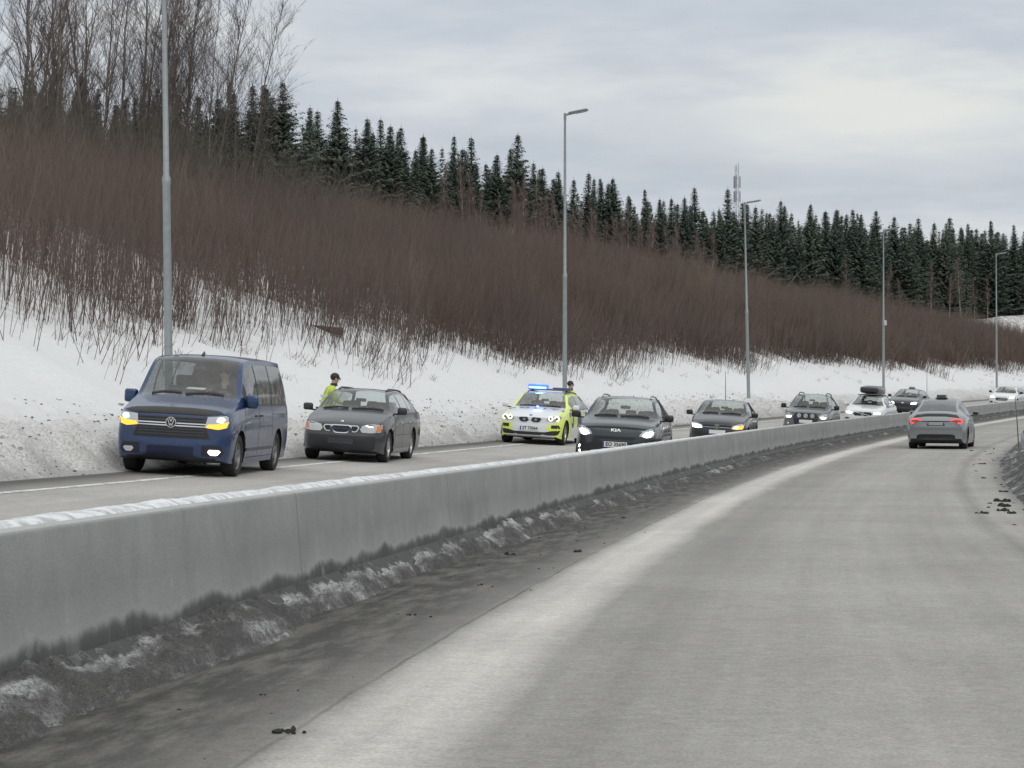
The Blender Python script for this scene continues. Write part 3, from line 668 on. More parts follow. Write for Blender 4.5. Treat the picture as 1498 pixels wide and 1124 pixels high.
def build_bare_trees():
    B1 = bark2('birch_bark', (.34, .32, .29), (.135, .115, .10)); B2 = bark_mat('twig_bark', (.15, .125, .112), (.125, .106, .098))
    DK = bark_mat('aspen_bark', (.20, .18, .155), (.16, .145, .13), 3)
    labels = {
      0: ('tall bare tree in the grey copse on the hill beside the first lamp post', 'tall bare trees of the copse on the hill')}
    # (d, u, height, radius, leanx, forks, variant)
    spots = [(77, -39.5, 15.5, .15, -.02, 2), (80, -42, 16, .17, .02, 1), (82, -38.5, 15, .17, -.04, 2), (85, -42.5, 15, .16, .05, 2), (88, -40, 15.5, .15, -.03, 1), (89.5, -37.8, 14.5, .17, .02, 2), (93, -41, 15, .18, .03, 2),
             (95, -38.5, 14.5, .16, -.04, 2), (98, -42, 15, .16, .05, 2), (100.5, -37.8, 15.0, .15, .05, 1), (102.5, -40.0, 15.4, .19, .06, 2), (104.5, -37.6, 14.2, .13, .07, 2), (105.8, -39.8, 14.4, .13, .05, 1), (107.2, -37.2, 13.6, .12, .07, 2),
             (101.8, -43, 15.5, .12, .04, 2), (103.5, -38.6, 14.6, .12, .08, 1), (105.2, -40.6, 14.2, .13, .05, 2), (75.5, -41, 16, .13, .0, 1), (78.5, -44, 16, .14, -.03, 2), (83.5, -40, 15.5, .12, .03, 1), (86.5, -44, 16, .15, .0, 2), (91, -43.5, 15.5, .13, -.02, 2), (96.5, -41.5, 15, .13, .03, 1), (99.5, -40, 15, .12, .06, 1), (104, -41.5, 14.5, .12, .07, 2), (79, -36.5, 10, .09, .05, 1), (87, -36.0, 9, .08, -.05, 1), (96.5, -35.5, 8.5, .08, .04, 1)]
    for i, (d, u, h, r, lx, fk) in enumerate(spots):
        T, C = bare_tree_mesh(500+i, h, r*.72, 2, (.43 if d > 104.4 else .30) if h > 10 else .22, (lx, 0), 26 if fk > 1 else 44, weep=.05 if i in (11, 12, 13) else 0., forks=fk)
        o = empty('bare_tree', (*[float(v) for v in P2(d, u)], float(zhill(np.array([d]), np.array([u]))[0])))
        if i == 10: tag(o, 'bare birch with thick white spotted trunk, the sturdiest right of the first lamp post', 'tree')
        elif i == 13: tag(o, 'bare birch leaning right with drooping twigs at the end of the copse', 'tree')
        else: tag(o, 'tall bare grey-brown tree in the copse on the hill behind the first lamp post', 'tree', 'bare trees of the hilltop copse')
        T.build('trunk', B1 if i % 3 == 1 or i >= 10 else DK, o, 40); C.build('crown', B2, o)
    # young white-stemmed birches against the spruces
    rb = random.Random(9); vars_ = [bare_tree_mesh(700+k, 7, .065, 1, .22, (0.03*k-.03, 0), 84) for k in range(4)]
    W1 = bark2('white_birch_bark', (.46, .43, .39), (.26, .22, .19)); W2 = bark_mat('young_twig', (.185, .138, .122), (.160, .122, .110))
    ms = [(T.mesh('trunk', 40), C.mesh('crown')) for T, C in vars_]
    for a, b in ms: a.materials.append(W1); b.materials.append(W2)
    pos = [(133, -34.5), (136, -36.5), (139, -34.2), (141.5, -36), (144, -34.5), (146.5, -36.2), (150, -34.6), (153, -36.4), (156, -34.4), (158, -36.2), (160.5, -34.4), (163.5, -36), (167, -34.6), (171, -36), (176, -35)] + [(131 + i*1.35 + rb.uniform(-.5, .5), -33.2 - rb.random()*4.2) for i in range(32)]
    for i, (d, u) in enumerate(pos):
        o = empty('young_birch', (*[float(v) for v in P2(d, u)], float(zhill(np.array([d]), np.array([u]))[0]))); s = rb.uniform(.78, 1.04)
        o.scale = (s*1.15, s*1.15, s); o.rotation_euler = (0, rb.uniform(-.12, .12), rb.random()*6)
        tag(o, 'young bare birch with pale trunk standing in front of the spruces halfway along the hill', 'tree', 'young pale birches before the spruces')
        for nm, me in zip(('trunk', 'crown'), ms[i % 4]):
            q = bpy.data.objects.new(nm, me); COL.objects.link(q); q.parent = o
    # two pale dead stems bowed over
    for k, (d, u, L, dirx) in enumerate([(186, -35.5, 5.2, 1), (190, -34.5, 6.4, 1)]):
        m = MB(); pts = [(dirx*(L*.62)*(t**1.5), 0, L*.62*math.sin(t*1.45) - .3) for t in [i/9 for i in range(10)]]
        m.tube(pts, [.055-.005*i for i in range(10)], 7)
        o = m.build('bowed_trunk', bark_mat('dead_wood%s' % ('' if k else ' '), (.24, .20, .16), (.18, .15, .125)), None, 50); o.location = (*[float(v) for v in P2(d, u)], float(zhill(np.array([d]), np.array([u]))[0])+2.2)
        tag(o, ['short pale dead stem bowed over left of the third lamp post', 'longer pale dead stem bowed over right of the third lamp post'][k], 'tree')
    # scrub trees at the far right before the forest
    for i in range(18):
        d = 205 + i*4.6 + rb.uniform(-1, 1); u = -33.5 + rb.uniform(-1.2, 1.2)
        x, y = P2(d, u)
        if not in_view(x, y): continue
        o = empty('bare_sapling', (float(x), float(y), float(zhill(np.array([d]), np.array([u]))[0]))); s = rb.uniform(.65, 1.05)
        o.scale = (s*1.2, s*1.2, s); o.rotation_euler = (0, rb.uniform(-.15, .15), rb.random()*6)
        tag(o, 'small grey leafless tree in front of the dark forest near the last lamp posts', 'tree', 'small leafless trees below the far forest')
        for nm, me in zip(('trunk', 'crown'), ms2[i % 2] if False else ms[(i+1) % 4]):
            q = bpy.data.objects.new(nm, me); COL.objects.link(q); q.parent = o
build_bare_trees()
def build_hill_bits():
    g = random.Random(4)
    # a sawn log lying in the brush
    m = MB(); m.lathe([(-.55, 0), (-.55, .10), (-.2, .115), (.3, .125), (.55, .13), (.55, 0)], 14, 'x')
    d, u = 70.5, -16.3; o = m.build('log', bark_mat('log_bark', (.075, .055, .045), (.055, .045, .038), 9), None, 40)
    p = hill_pt(np.array([d]), np.array([u]))[0]; o.location = (p[0], p[1], p[2]+.06); o.rotation_euler = (0, .12, .1); tag(o, 'short dark brown log lying in the brush above the dark wagon', 'log')
    # chunks of dirty ice and clods on the ploughed bank
    rn = np.random.default_rng(8); n = 4200; D = 26 + rn.random(n)**.75*95; U = -7.75 - rn.random(n)**1.2*3.3
    V = []; F = []; base = MB().ball((0, 0, 0), (1, 1, 1), 6, 4); bv = np.array(base.v); P = hill_pt(D, U)
    for i in range(n):
        s = rn.uniform(.007, .024)*(1.8 if rn.random() < .08 else 1); k = np.array([rn.uniform(.8, 1.8), rn.uniform(.7, 1.3), rn.uniform(.4, .9)])*s
        b = len(V)*1; V.append(bv*(1+rn.normal(0, .2, bv.shape))*k + P[i] + [0, 0, k[2]*.2]); F.append(np.array(base.f) + i*len(bv))
    me = mesh_np('snow_clods', np.concatenate(V), np.concatenate(F))
    tag(link('snow_clods', me, bark_mat('clod_dirt', (.10, .092, .082), (.30, .29, .275), 3)), 'dark frozen clods and grit scattered over the ploughed snow bank', 'clods', kind='stuff')
    # clods lying on the carriageway
    m = MB()
    lumps = [(9.12, 1.35, .022), (21.7, 1.19, .03), (21.1, .62, .03), (14.5, .9, .014), (35.9, 6.1, .06), (34.2, 5.98, .055), (32.7, 5.88, .05), (31.9, 6.03, .045), (31.8, 5.63, .05), (47, 6.0, .03), (57, 5.9, .035), (69.7, 5.3, .03), (40, 6.2, .04), (29, .85, .02)]
    lumps += [(g.uniform(8, 45), abs(g.gauss(.55, .3))+.35, g.uniform(.004, .011)) for _ in range(90)] + [(g.uniform(28, 75), g.uniform(5.7, 6.6), g.uniform(.006, .022)) for _ in range(60)]
    for (d, u, s) in lumps:
        for k in range(7 if s > .012 else 2):
            x, y = P2(d + g.gauss(0, s*1.3), u + g.gauss(0, s*1.1)); z = float(zroad(d, u)); q = s*g.uniform(.3, 1); b0 = len(m.v)
            m.ball((float(x), float(y), z+q*.3), (q*g.uniform(.6, 1.3), q*g.uniform(.6, 1.3), q*g.uniform(.4, .9)), 7, 5)
            for i in range(b0, len(m.v)): v = m.v[i]; m.v[i] = (v[0]+g.gauss(0, q*.14), v[1]+g.gauss(0, q*.14), v[2]+g.gauss(0, q*.08))
    tag(m.build('road_clods', plain('wet_dirt', (.03, .028, .026), .9), None, 60), 'small dark lumps of dirt lying on the carriageway', 'clods', kind='stuff')
build_hill_bits()

# ------------------------------------------------------------------ street lamps
STEEL = plain('galvanised_steel', (.30, .335, .34), .55, .35, gscale=9)
def make_lamp():
    o = empty('street_lamp')
    m = MB(); m.lathe([(0, 0), (0, .088), (4.9, .082), (4.93, .090), (5.05, .090), (5.12, .064), (10.7, .042), (10.75, .052), (11.0, .052), (11.02, 0)], 16, 'z'); m.build('pole', STEEL, o, 40)
    MB().tube([(0, 0, 10.94), (.22, 0, 10.98)], [.045, .04], 8).build('bracket', STEEL, o, 40)
    m = MB(); m.add(*rbox((.52, 0, 11.05), (.74, .28, .085), .035, 2, Matrix.Rotation(-.16, 3, 'Y'))); h = m.build('luminaire', plain('luminaire_grey', (.20, .22, .225), .5, .3), o, 40)
    MB().add(*rbox((.60, 0, 11.015), (.42, .2, .02), .008, 1, Matrix.Rotation(-.16, 3, 'Y'))).build('lamp_glass', LENS, h)
    return o
def build_lamps():
    proto = make_lamp(); kids = list(proto.children)
    lab = ['tall grey street lamp rising behind the blue van, its head out of view', 'grey street lamp with flat head standing behind the police car', 'grey street lamp between the two dark cars, before the antenna mast', 'thin grey street lamp behind the white wagon with the roof box', 'most distant grey street lamp, above the lone white sedan']
    #        d,    u,   tilt x
    spots = [(44.2, -10.9, -.014, 11.02), (79.9, -10.38, .001, 11.3), (111.5, -10.05, -.022, 10.6), (143.5, -9.95, .0, 11.3), (175.5, -9.9, -.004, 11.3)]
    for i, (d, u, tl, h) in enumerate(spots):
        o = proto if i == 0 else proto.copy()
        if i:
            COL.objects.link(o)
            for k in kids:
                c = k.copy(); COL.objects.link(c); c.parent = o
                for kk in k.children:
                    c2 = kk.copy(); COL.objects.link(c2); c2.parent = c
        p = hill_pt(np.array([d]), np.array([u]))[0]
        o.location = (float(p[0]), float(p[1]), float(p[2])-.25); s = Xs(d); o.rotation_euler = (0, tl, -math.atan(s)); o.scale = (1, 1, h/11.02)
        if i in (2, 4): o.rotation_euler[2] = 0.25
        tag(o, lab[i], 'street lamp', 'street lamps along the far verge')
        if i == 3: MB().add(*rbox((.13, -.02, 5.0/1.02), (.16, .14, .34), .02, 1)).build('control_box', plain('box_grey', (.55, .57, .58), .5), o)
build_lamps()
def build_mast():
    o = empty('antenna_mast', (0, 0, 0)); o.scale = (.62, .62, 1); d = 300; X = (1078-749)/3200*d; o.location = (X, d, 8)
    G = plain('mast_steel', (.42, .43, .45), .6, .2); m = MB()
    for k in range(3):
        a = k*2*PI/3+.4; m.tube([(.75*math.cos(a), .75*math.sin(a), -8), (.42*math.cos(a), .42*math.sin(a), 25.2)], .07, 6)
    for i in range(26):
        z = i*.96; r = .75-.33*z/25
        for k in range(3):
            a = k*2*PI/3+.4; b = a+2*PI/3; m.tube([(r*math.cos(a), r*math.sin(a), z), (r*math.cos(b), r*math.sin(b), z+.96)], .03, 4, cap=False)
    m.build('lattice', G, o, 40)
    P = plain('antenna_grey', (.30, .30, .34), .5)
    for k in range(3):
        a = k*2*PI/3+.1
        for z, hh in ((21.6, 1.6), (19.6, 1.5)):
            for off in (-.17, .17):
                c = Vector((.72*math.cos(a)-off*math.sin(a), .72*math.sin(a)+off*math.cos(a), z+1.2))
                MB().add(*rbox(c, (.24, .16, hh), .03, 1, Matrix.Rotation(a+PI/2, 3, 'Z'))).build('antenna_panel', P, o)
    MB().tube([(.4, 0, 24.6), (.4, 0, 25.6)], .05, 6).build('whip_antenna', G, o)
    tag(o, 'slim lattice antenna mast with grey panels rising above the spruces', 'mast')
build_mast()
def build_markers():
    M = plain('marker_stake', (.13, .11, .09), .7)
    # snow stakes: leaning one by the right shoulder, two thin ones on the far bank
    for d, u, h, tx, ty, lab in [(68.6, 6.75, 1.5, -.085, 0, 'thin dark snow stake leaning beside the right shoulder past the silver car'), (104, -9.4, 1.5, .0, 0, 'thin snow stake standing in the bank behind the dark hatchback'), (154, -9.6, 1.8, .0, 0, 'thin snow stake in the far bank left of the last lamp')]:
        z = float(zroad(d, 6.5))+.2 if u > 0 else float(zhill(np.array([d]), np.array([u]))[0]); x, y = P2(d, u)
        m = MB(); m.tube([(0, 0, -.3), (tx*h*.5, ty, h*.5), (tx*h, ty, h)], [.020, .017, .010], 8)
        o = m.build('snow_stake', M, None, 40); o.location = (float(x), float(y), z); tag(o, lab, 'stake')
    # guard rail on the right
    ds = np.arange(8, 70, .5); prof = [(0, .42), (-.05, .47), (-.05, .53), (.0, .57), (-.05, .61), (-.05, .67), (0, .72)]
    n, k = len(ds), len(prof); V = []
    for d in ds:
        for (a, z) in prof:
            p = pt(d, 6.95 + a + .9*max(0, (d-62)/8)**2, z+.05); V.append(p)
    i = np.arange(n-1)[:, None]*k + np.arange(k-1)[None]; F = np.stack([i, i+1, i+1+k, i+k], -1).reshape(-1, 4)
    o = empty('guard_rail', pt(60, 6.95)); o['label'] = 'grey steel guard rail half buried in dirty snow on the right shoulder'; o['category'] = 'guard rail'
    V = [v - o.location for v in V]
    link('rail_beam', mesh_np('rail_beam', np.array(V), F, smooth=True), STEEL, o)
    for d in np.arange(20, 70, 4.0):
        p = pt(d, 7.05 + .9*max(0, (d-62)/8)**2) - o.location; MB().box((p.x, p.y, p.z+.25), (.06, .1, .95)).build('post', STEEL, o)
build_markers()

# ------------------------------------------------------------------ cars
def pchip(xs, ys, x):
    xs = np.asarray(xs, float); ys = np.asarray(ys, float); h = np.diff(xs); dl = np.diff(ys)/h; m = np.zeros(len(xs))
    for i in range(1, len(xs)-1):
        if dl[i-1]*dl[i] > 0:
            w1 = 2*h[i]+h[i-1]; w2 = h[i]+2*h[i-1]; m[i] = (w1+w2)/(w1/dl[i-1]+w2/dl[i])
    m[0] = dl[0]; m[-1] = dl[-1]
    x = np.clip(x, xs[0], xs[-1]); i = np.clip(np.searchsorted(xs, x)-1, 0, len(xs)-2); t = (x-xs[i])/h[i]
    return (2*t**3-3*t**2+1)*ys[i] + (t**3-2*t**2+t)*h[i]*m[i] + (-2*t**3+3*t**2)*ys[i+1] + (t**3-t**2)*h[i]*m[i+1]
def poly_patch_pts(poly, nx, nz):
    """polygon in (a,b), monotone in a -> grid of points"""
    P = [Vector((p[0], p[1])) for p in poly]; a0 = min(p.x for p in P); a1 = max(p.x for p in P); out = []
    for i in range(nx+1):
        a = a0 + (a1-a0)*min(max(i/nx, 1e-4), 1-1e-4); hits = []
        for k in range(len(P)):
            p, q = P[k], P[(k+1) % len(P)]
            if (p.x-a)*(q.x-a) <= 0 and abs(p.x-q.x) > 1e-9: hits.append(p.y + (q.y-p.y)*(a-p.x)/(q.x-p.x))
        lo, hi = min(hits), max(hits); out.append([(a, lo+(hi-lo)*j/nz) for j in range(nz+1)])
    return out
class Car:
    """A car shell lofted from stations along its length; parts are laid on its surface.
    Local frame: origin on the ground under the middle of the front axle, nose towards -Y, z up."""
    def __init__(s, name, table, spec):
        s.sp = spec; s.tab = np.array(table, float); s.root = empty(name); s.fo = spec['front_overhang']; s.Wh = spec['W']/2
        s.shell()
    def at(s, y): return [float(pchip(s.tab[:, 0], s.tab[:, k], y)) for k in range(1, 8)]
    def shell(s):
        sp = s.sp; tab = s.tab; L = tab[-1, 0]
        keys = sorted(set([round(v, 4) for v in list(tab[:, 0]) + sp['breaks']])); ys = []
        for a, b in zip(keys[:-1], keys[1:]):
            n = max(1, int(math.ceil((b-a)/sp.get('step', .055)))); ys += [a+(b-a)*i/n for i in range(n)]
        ys.append(keys[-1]); ys = np.array(ys)
        zb, w, ws, zs, wt, zt, zc = [pchip(tab[:, 0], tab[:, k], ys) for k in range(1, 8)]
        M = 14; vk = np.linspace(-1, 1, M+1)
        vk = np.sign(vk)*(1-(1-np.abs(vk))**1.25)
        sl = np.array([0, .05, .10, .17, .24, .31, .38, .46, .54, .62, .70, .78, .85, .91, .96, 1.0])
        bul = np.interp(sl, [0, .10, .3, .55, .78, 1], sp.get('side', [.955, .975, .995, 1.0, .992, .97]))
        wl = np.array([.05, .09, .3, .5, .68, .81, .895])
        rows = []
        NL = len(sl) + len(wl)            # levels up one side, top edge follows
        for i in range(len(ys)):
            bot = [(-w[i]*.93*v, zb[i]) for v in vk[::-1]]     # placeholder order, set below
            side = []
            for j in range(len(sl)):
                z = zb[i] + .03*(sl[j] > 0) + (zs[i]-zb[i]-.03)*sl[j] if j else zb[i]+.0
                x = w[i]*bul[j]; x = x + (ws[i]-w[i]*bul[-1])*max(0, (sl[j]-.55)/.45)**1.5 if sl[j] > .55 else x
                side.append((x, z))
            for f in wl:
                x = ws[i]-.008 + (wt[i]-ws[i])*f + .030*math.sin(f*PI)*min(1, (zt[i]-zs[i])/.35); side.append((x, zs[i] + (zt[i]-zs[i])*f))
            side.append((wt[i], zt[i]))
            top = []
            for v in vk: top.append((wt[i]*v, zt[i] + (zc[i]-zt[i])*(1-abs(v)**2.6)))
            ring = [(w[i]*.93*v, zb[i]) for v in vk]                       # bottom, left to right
            ring = ring[:] + side[:-1] + [(p[0], p[1]) for p in top[::-1]] + [(-p[0], p[1]) for p in side[:-1][::-1]]
            rows.append(ring)
        K = len(rows[0]); s.K = K; nb = M+1; ns = len(side)-1
        V = []
        for i, ring in enumerate(rows):
            bf = float(np.interp(ys[i], [p[0] for p in sp['bow']], [p[1] for p in sp['bow']]))
            for (x, z) in ring:
                V.append((x, ys[i] + bf*(min(1.0, abs(x)/s.Wh)**2.2), z))
        F = []; tags = []
        ym = lambda i: .5*(ys[i]+ys[i+1])
        gl = sp['glass']
        def inwin(y, wins): return any(a <= y <= b for a, b in wins)
        for i in range(len(ys)-1):
            for k in range(K):
                k2 = (k+1) % K; f = (i*K+k, (i+1)*K+k, (i+1)*K+k2, i*K+k2)
                t = 'body'; y = ym(i)
                sec = None
                if k < nb-1: sec = 'bottom'
                elif nb-1 <= k < nb-1+ns+1: sec = 'sideR'; lev = k-(nb-1)-1
                elif k < nb+ns+nb-1: sec = 'top'; vi = k-(nb+ns)
                else: sec = 'sideL'; lev = (K-1-k)-1
                if sec in ('sideR', 'sideL'):
                    # level index: -1 sill edge, 0..14 body, 15.. window band
                    if lev >= len(sl)-1+1 and lev < len(sl)+len(wl)-1 and (zt[i]+zt[i+1]-zs[i]-zs[i+1])/2 > .10:
                        a, b = gl['side']
                        if a <= y <= b:
                            t = 'pillar' if inwin(y, gl['pillars']) else ('glass' + sec[-1])
                    elif lev == len(sl)-1 and gl['side'][0] <= y <= gl['side'][1] and (zt[i]-zs[i]) > .10: t = 'trimline'
                if sec == 'top':
                    v = abs(.5*(vk[vi]+vk[vi+1]))
                    if gl['wind'][0] <= y <= gl['wind'][1] and v < gl.get('wv', .95): t = 'windscreen'
                    if gl['rear'] and gl['rear'][0] <= y <= gl['rear'][1] and v < .9: t = 'rear_window'
                    if gl.get('roof') and gl['roof'][0] <= y <= gl['roof'][1] and v < .9: t = 'roof_glass'
                if sec == 'bottom': t = 'floor'
                F.append(f); tags.append(t)
        # nose and tail caps
        def cap(i0, bulge, sgn, nm):
            base = i0*K; lv = ns+1                                  # rows: bottom, side levels, top
            grid = []
            for r in range(lv+1):
                row = []
                for c in range(M+1):
                    if r == 0: row.append(base + c); continue
                    if r == lv: row.append(base + nb+ns + (nb-1-c)); continue
                    kr = base + nb + (r-1); kl = base + K-1-(r-1)
                    if c == 0: row.append(kl); continue
                    if c == M: row.append(kr); continue
                    xr, yr, zr_ = V[kr]; x = xr*vk[c]
                    topc = rows[i0][nb+ns+(nb-1-c)][1]; fz = (zr_-zb[i0])/(zt[i0]-zb[i0]); z = zb[i0] + (topc-zb[i0])*fz
                    row.append(len(V)); V.append((x, yr - 0.0, z))
                grid.append(row)
            # bulge every point incl. top and bottom rows except side columns
            bf = float(np.interp(ys[i0], [p[0] for p in sp['bow']], [p[1] for p in sp['bow']]))
            for r in range(lv+1):
                for c in range(1, M):
                    idx = grid[r][c]; x, y, z = V[idx]; B = float(np.interp(z, [p[0] for p in bulge], [p[1] for p in bulge]))
                    sidey = ys[i0] + bf*(min(1, abs(V[grid[r][M]][0])/s.Wh)**2.2)
                    yy = sidey + sgn*B*(1-abs(vk[c])**2.6)
                    V[idx] = (x, yy, z)
            for r in range(lv):
                for c in range(M):
                    F.append((grid[r][c], grid[r][c+1], grid[r+1][c+1], grid[r+1][c]) if sgn < 0 else (grid[r][c], grid[r+1][c], grid[r+1][c+1], grid[r][c+1])); tags.append(nm)
        cap(0, sp['nose'], -1, 'body'); cap(len(ys)-1, sp['tail'], 1, 'body')
        V = np.array(V); V[:, 1] -= s.fo
        # wheel arches
        r = sp['arch']; zc_ = sp['wheel_r']; ax = [0.0, sp['wheelbase']]
        F2, T2 = [], []
        Fa = F; C = np.array([V[list(f)].mean(0) for f in Fa])
        keep = np.ones(len(Fa), bool)
        for y0 in ax:
            dist = np.hypot(C[:, 1]-y0, C[:, 2]-zc_)
            keep &= ~((dist < r-.012) & (np.abs(C[:, 0]) > s.Wh*.60))
        kept = [(f, t) for f, t, k in zip(Fa, tags, keep) if k]; gone = set(v for f, k in zip(Fa, keep) if not k for v in f); used = set(v for f, _ in kept for v in f)
        for v in gone & used:
            if abs(V[v, 0]) < s.Wh*.75: continue
            for y0 in ax:
                dy, dz = V[v, 1]-y0, V[v, 2]-zc_; q = math.hypot(dy, dz)
                if q < r+.09 and q > .05: V[v, 1] = y0 + dy/q*r; V[v, 2] = max(zc_ + dz/q*r, V[v, 2] if dz < -.12 else -9)
        s.V = V
        full = bpy.data.meshes.new('tmp'); full.from_pydata([tuple(p) for p in V], [], [f for f in Fa]); s.bvh = BVHTree.FromPolygons([tuple(p) for p in V], [f for f in Fa]); bpy.data.meshes.remove(full)
        groups = {}
        for f, t in kept: groups.setdefault(t, []).append(f)
        pm = sp['paint']; names = {'body': ('body', pm), 'windscreen': ('windscreen', GLASS), 'rear_window': ('rear_window', sp.get('rear_glass', GLASSL)), 'glassL': ('side_window', sp.get('side_glass', GLASSL)), 'glassR': ('side_window', sp.get('side_glass', GLASSL)),
            'pillar': ('window_pillar', BLACK), 'roof_glass': ('roof_window', GLASSD), 'floor': ('underbody', BLACK), 'trimline': ('window_trim', sp.get('trim', BLACK))}
        s.part = {}
        def islands(fs):
            par = {}
            def find(a):
                while par.setdefault(a, a) != a: par[a] = par[par[a]]; a = par[a]
                return a
            for f in fs:
                for v in f[1:]: par[find(v)] = find(f[0])
            out = {}
            for f in fs: out.setdefault(find(f[0]), []).append(f)
            return list(out.values())
        todo = []
        for t, fs in groups.items():
            if t in ('pillar', 'glassL', 'glassR', 'trimline', 'rear_window', 'windscreen'): todo += [(t, g) for g in islands(fs)]
            else: todo.append((t, fs))
        for t, fs in todo:
            nm, mat = names[t]
            if t == 'trimline' and sp.get('trim') is None: nm = 'window_trim'
            idx = sorted(set(v for f in fs for v in f)); mp = {v: i for i, v in enumerate(idx)}
            me = bpy.data.meshes.new(nm); me.from_pydata([tuple(V[v]) for v in idx], [], [tuple(mp[v] for v in f) for f in fs]); me.update()
            me.polygons.foreach_set('use_smooth', [True]*len(me.polygons)); me.set_sharp_from_angle(angle=R(32))
            o = link(nm, me, mat, s.root); s.part[t] = o
            if t == 'body' and sp.get('zones'):
                zs_ = sp['zones']; 
                for m in zs_['mats']: me.materials.append(m)
                for p in me.polygons: p.material_index = zs_['fn'](*p.center)
    # ---- surface lookups
    def cast(s, ax, a, b):
        if ax == 'front': o, d = Vector((a, -9, b)), Vector((0, 1, 0))
        elif ax == 'rear': o, d = Vector((a, 12, b)), Vector((0, -1, 0))
        elif ax == 'right': o, d = Vector((9, a, b)), Vector((-1, 0, 0))
        elif ax == 'left': o, d = Vector((-9, a, b)), Vector((1, 0, 0))
        else: o, d = Vector((a, b, 9)), Vector((0, 0, -1))
        h = s.bvh.ray_cast(o, d)
        return (h[0], -d) if h[0] is not None else (None, -d)
    def patch(s, name, ax, poly, mat, off=.006, thick=.03, nx=12, nz=4, parent=None, smooth=40):
        g = poly_patch_pts(poly, nx, nz); V = []; ok = True; last = None
        for col in g:
            for (a, b) in col:
                p, n = s.cast(ax, a, b)
                if p is None: p = last if last is not None else Vector((0, 0, 0))
                last = p; V.append(p + n*off)
        n_ = Vector({'front': (0, 1, 0), 'rear': (0, -1, 0), 'right': (-1, 0, 0), 'left': (1, 0, 0), 'top': (0, 0, -1)}[ax])
        N = len(V); V += [v + n_*(thick+off) for v in V]; w = nz+1; F = []
        for i in range(nx):
            for j in range(nz): F.append((i*w+j, (i+1)*w+j, (i+1)*w+j+1, i*w+j+1))
        rim = [i*w for i in range(nx+1)] + [nx*w+j for j in range(1, w)] + [i*w+nz for i in range(nx-1, -1, -1)] + [j for j in range(nz-1, 0, -1)]
        for k in range(len(rim)):
            a, b = rim[k], rim[(k+1) % len(rim)]; F.append((a, b, b+N, a+N))
        m = MB(); m.add(V, F); return m.build(name, mat, parent or s.root, smooth)
    def patch2(s, name, ax, poly, mat, **k):
        """the same patch on both sides of the car"""
        if ax in ('left', 'right'): return [s.patch(name, 'left', poly, mat, **k), s.patch(name, 'right', poly, mat, **k)]
        return [s.patch(name, ax, poly, mat, **k), s.patch(name, ax, [(-a, b) for a, b in poly], mat, **k)]
    def strip(s, name, ax, pts, wdt, mat, off=.004, parent=None, thick=.006):
        """a thin line laid on the surface through 2-D points"""
        V = []; F = []; n_ = Vector({'front': (0, -1, 0), 'rear': (0, 1, 0), 'right': (1, 0, 0), 'left': (-1, 0, 0), 'top': (0, 0, 1)}[ax]); Q = []
        for (p, q) in zip(pts[:-1], pts[1:]):
            L = math.hypot(q[0]-p[0], q[1]-p[1]); n = max(1, int(L/.06)); Q += [(p[0]+(q[0]-p[0])*i/n, p[1]+(q[1]-p[1])*i/n) for i in range(n)]
        Q.append(pts[-1]); k = 0
        for i, (a, b) in enumerate(Q):
            a0, b0 = Q[max(0, i-1)]; a1, b1 = Q[min(len(Q)-1, i+1)]; L = math.hypot(a1-a0, b1-b0) or 1; px, pz = -(b1-b0)/L*wdt/2, (a1-a0)/L*wdt/2
            h1, _ = s.cast(ax, a+px, b+pz); h2, _ = s.cast(ax, a-px, b-pz)
            if h1 is None or h2 is None: continue
            V += [h1+n_*off, h2+n_*off, h1-n_*thick, h2-n_*thick]
        for i in range(len(V)//4-1):
            b = i*4; F += [(b, b+1, b+5, b+4), (b, b+4, b+6, b+2), (b+1, b+3, b+7, b+5)]
        return MB().add(V, F).build(name, mat, parent or s.root, 40)
    def text(s, txt, size, mat, name, ax='front', at=(0, 0), off=.012, parent=None, sx=1.0, flip=False, flat=None):
        cu = bpy.data.curves.new('lettering', 'FONT'); cu.body = txt; cu.size = size; cu.align_x = 'CENTER'; cu.align_y = 'CENTER'; cu.extrude = 0
        cu.resolution_u = 2; cu.offset = size*.028
        o = bpy.data.objects.new('lettering', cu); COL.objects.link(o); dg = bpy.context.evaluated_depsgraph_get(); me = bpy.data.meshes.new_from_object(o.evaluated_get(dg))
        bpy.data.objects.remove(o); V = []
        for v in me.vertices:
            x, y = v.co.x*sx, v.co.y
            if flat is not None: V.append((flat @ Vector((x, y, .004)))); continue
            if ax == 'front': a, b = at[0]+x, at[1]+y
            elif ax == 'rear': a, b = at[0]-x, at[1]+y
            elif ax == 'top': a, b = at[0]+x, at[1]-(-y) if False else at[1]+y*1.0
            elif ax == 'right': a, b = at[0]+x, at[1]+y
            else: a, b = at[0]-x, at[1]+y
            p, n = s.cast(ax, a, b); V.append((p + n*off) if p is not None else Vector((0, 0, .5)))
        F = [tuple(p.vertices) for p in me.polygons]; bpy.data.meshes.remove(me); out = bpy.data.meshes.new(name); out.from_pydata(V, [], F); out.update()
        return link(name, out, mat, parent or s.root)
    def wheels(s, style=5, tyre_w=.215, mat=ALLOY, track=None):
        sp = s.sp; r = sp['wheel_r']; rr = r*sp.get('rim', .66); w = tyre_w; t = s.Wh - w/2 - .035
        ty = MB().lathe([(-w*.42, rr*.98), (-w*.5, rr*1.06), (-w*.5, r*.93), (-w*.40, r*.985), (-w*.2, r), (w*.2, r), (w*.40, r*.985), (w*.5, r*.93), (w*.5, rr*1.06), (w*.42, rr*.98)], 36, 'x').mesh('tyre', 40); ty.materials.append(RUBBER)
        m = MB(); m.lathe([(-w*.40, rr*.99), (-w*.3, rr*.90), (w*.30, rr*.90), (w*.43, rr*.985), (w*.40, rr*1.0)], 36, 'x')
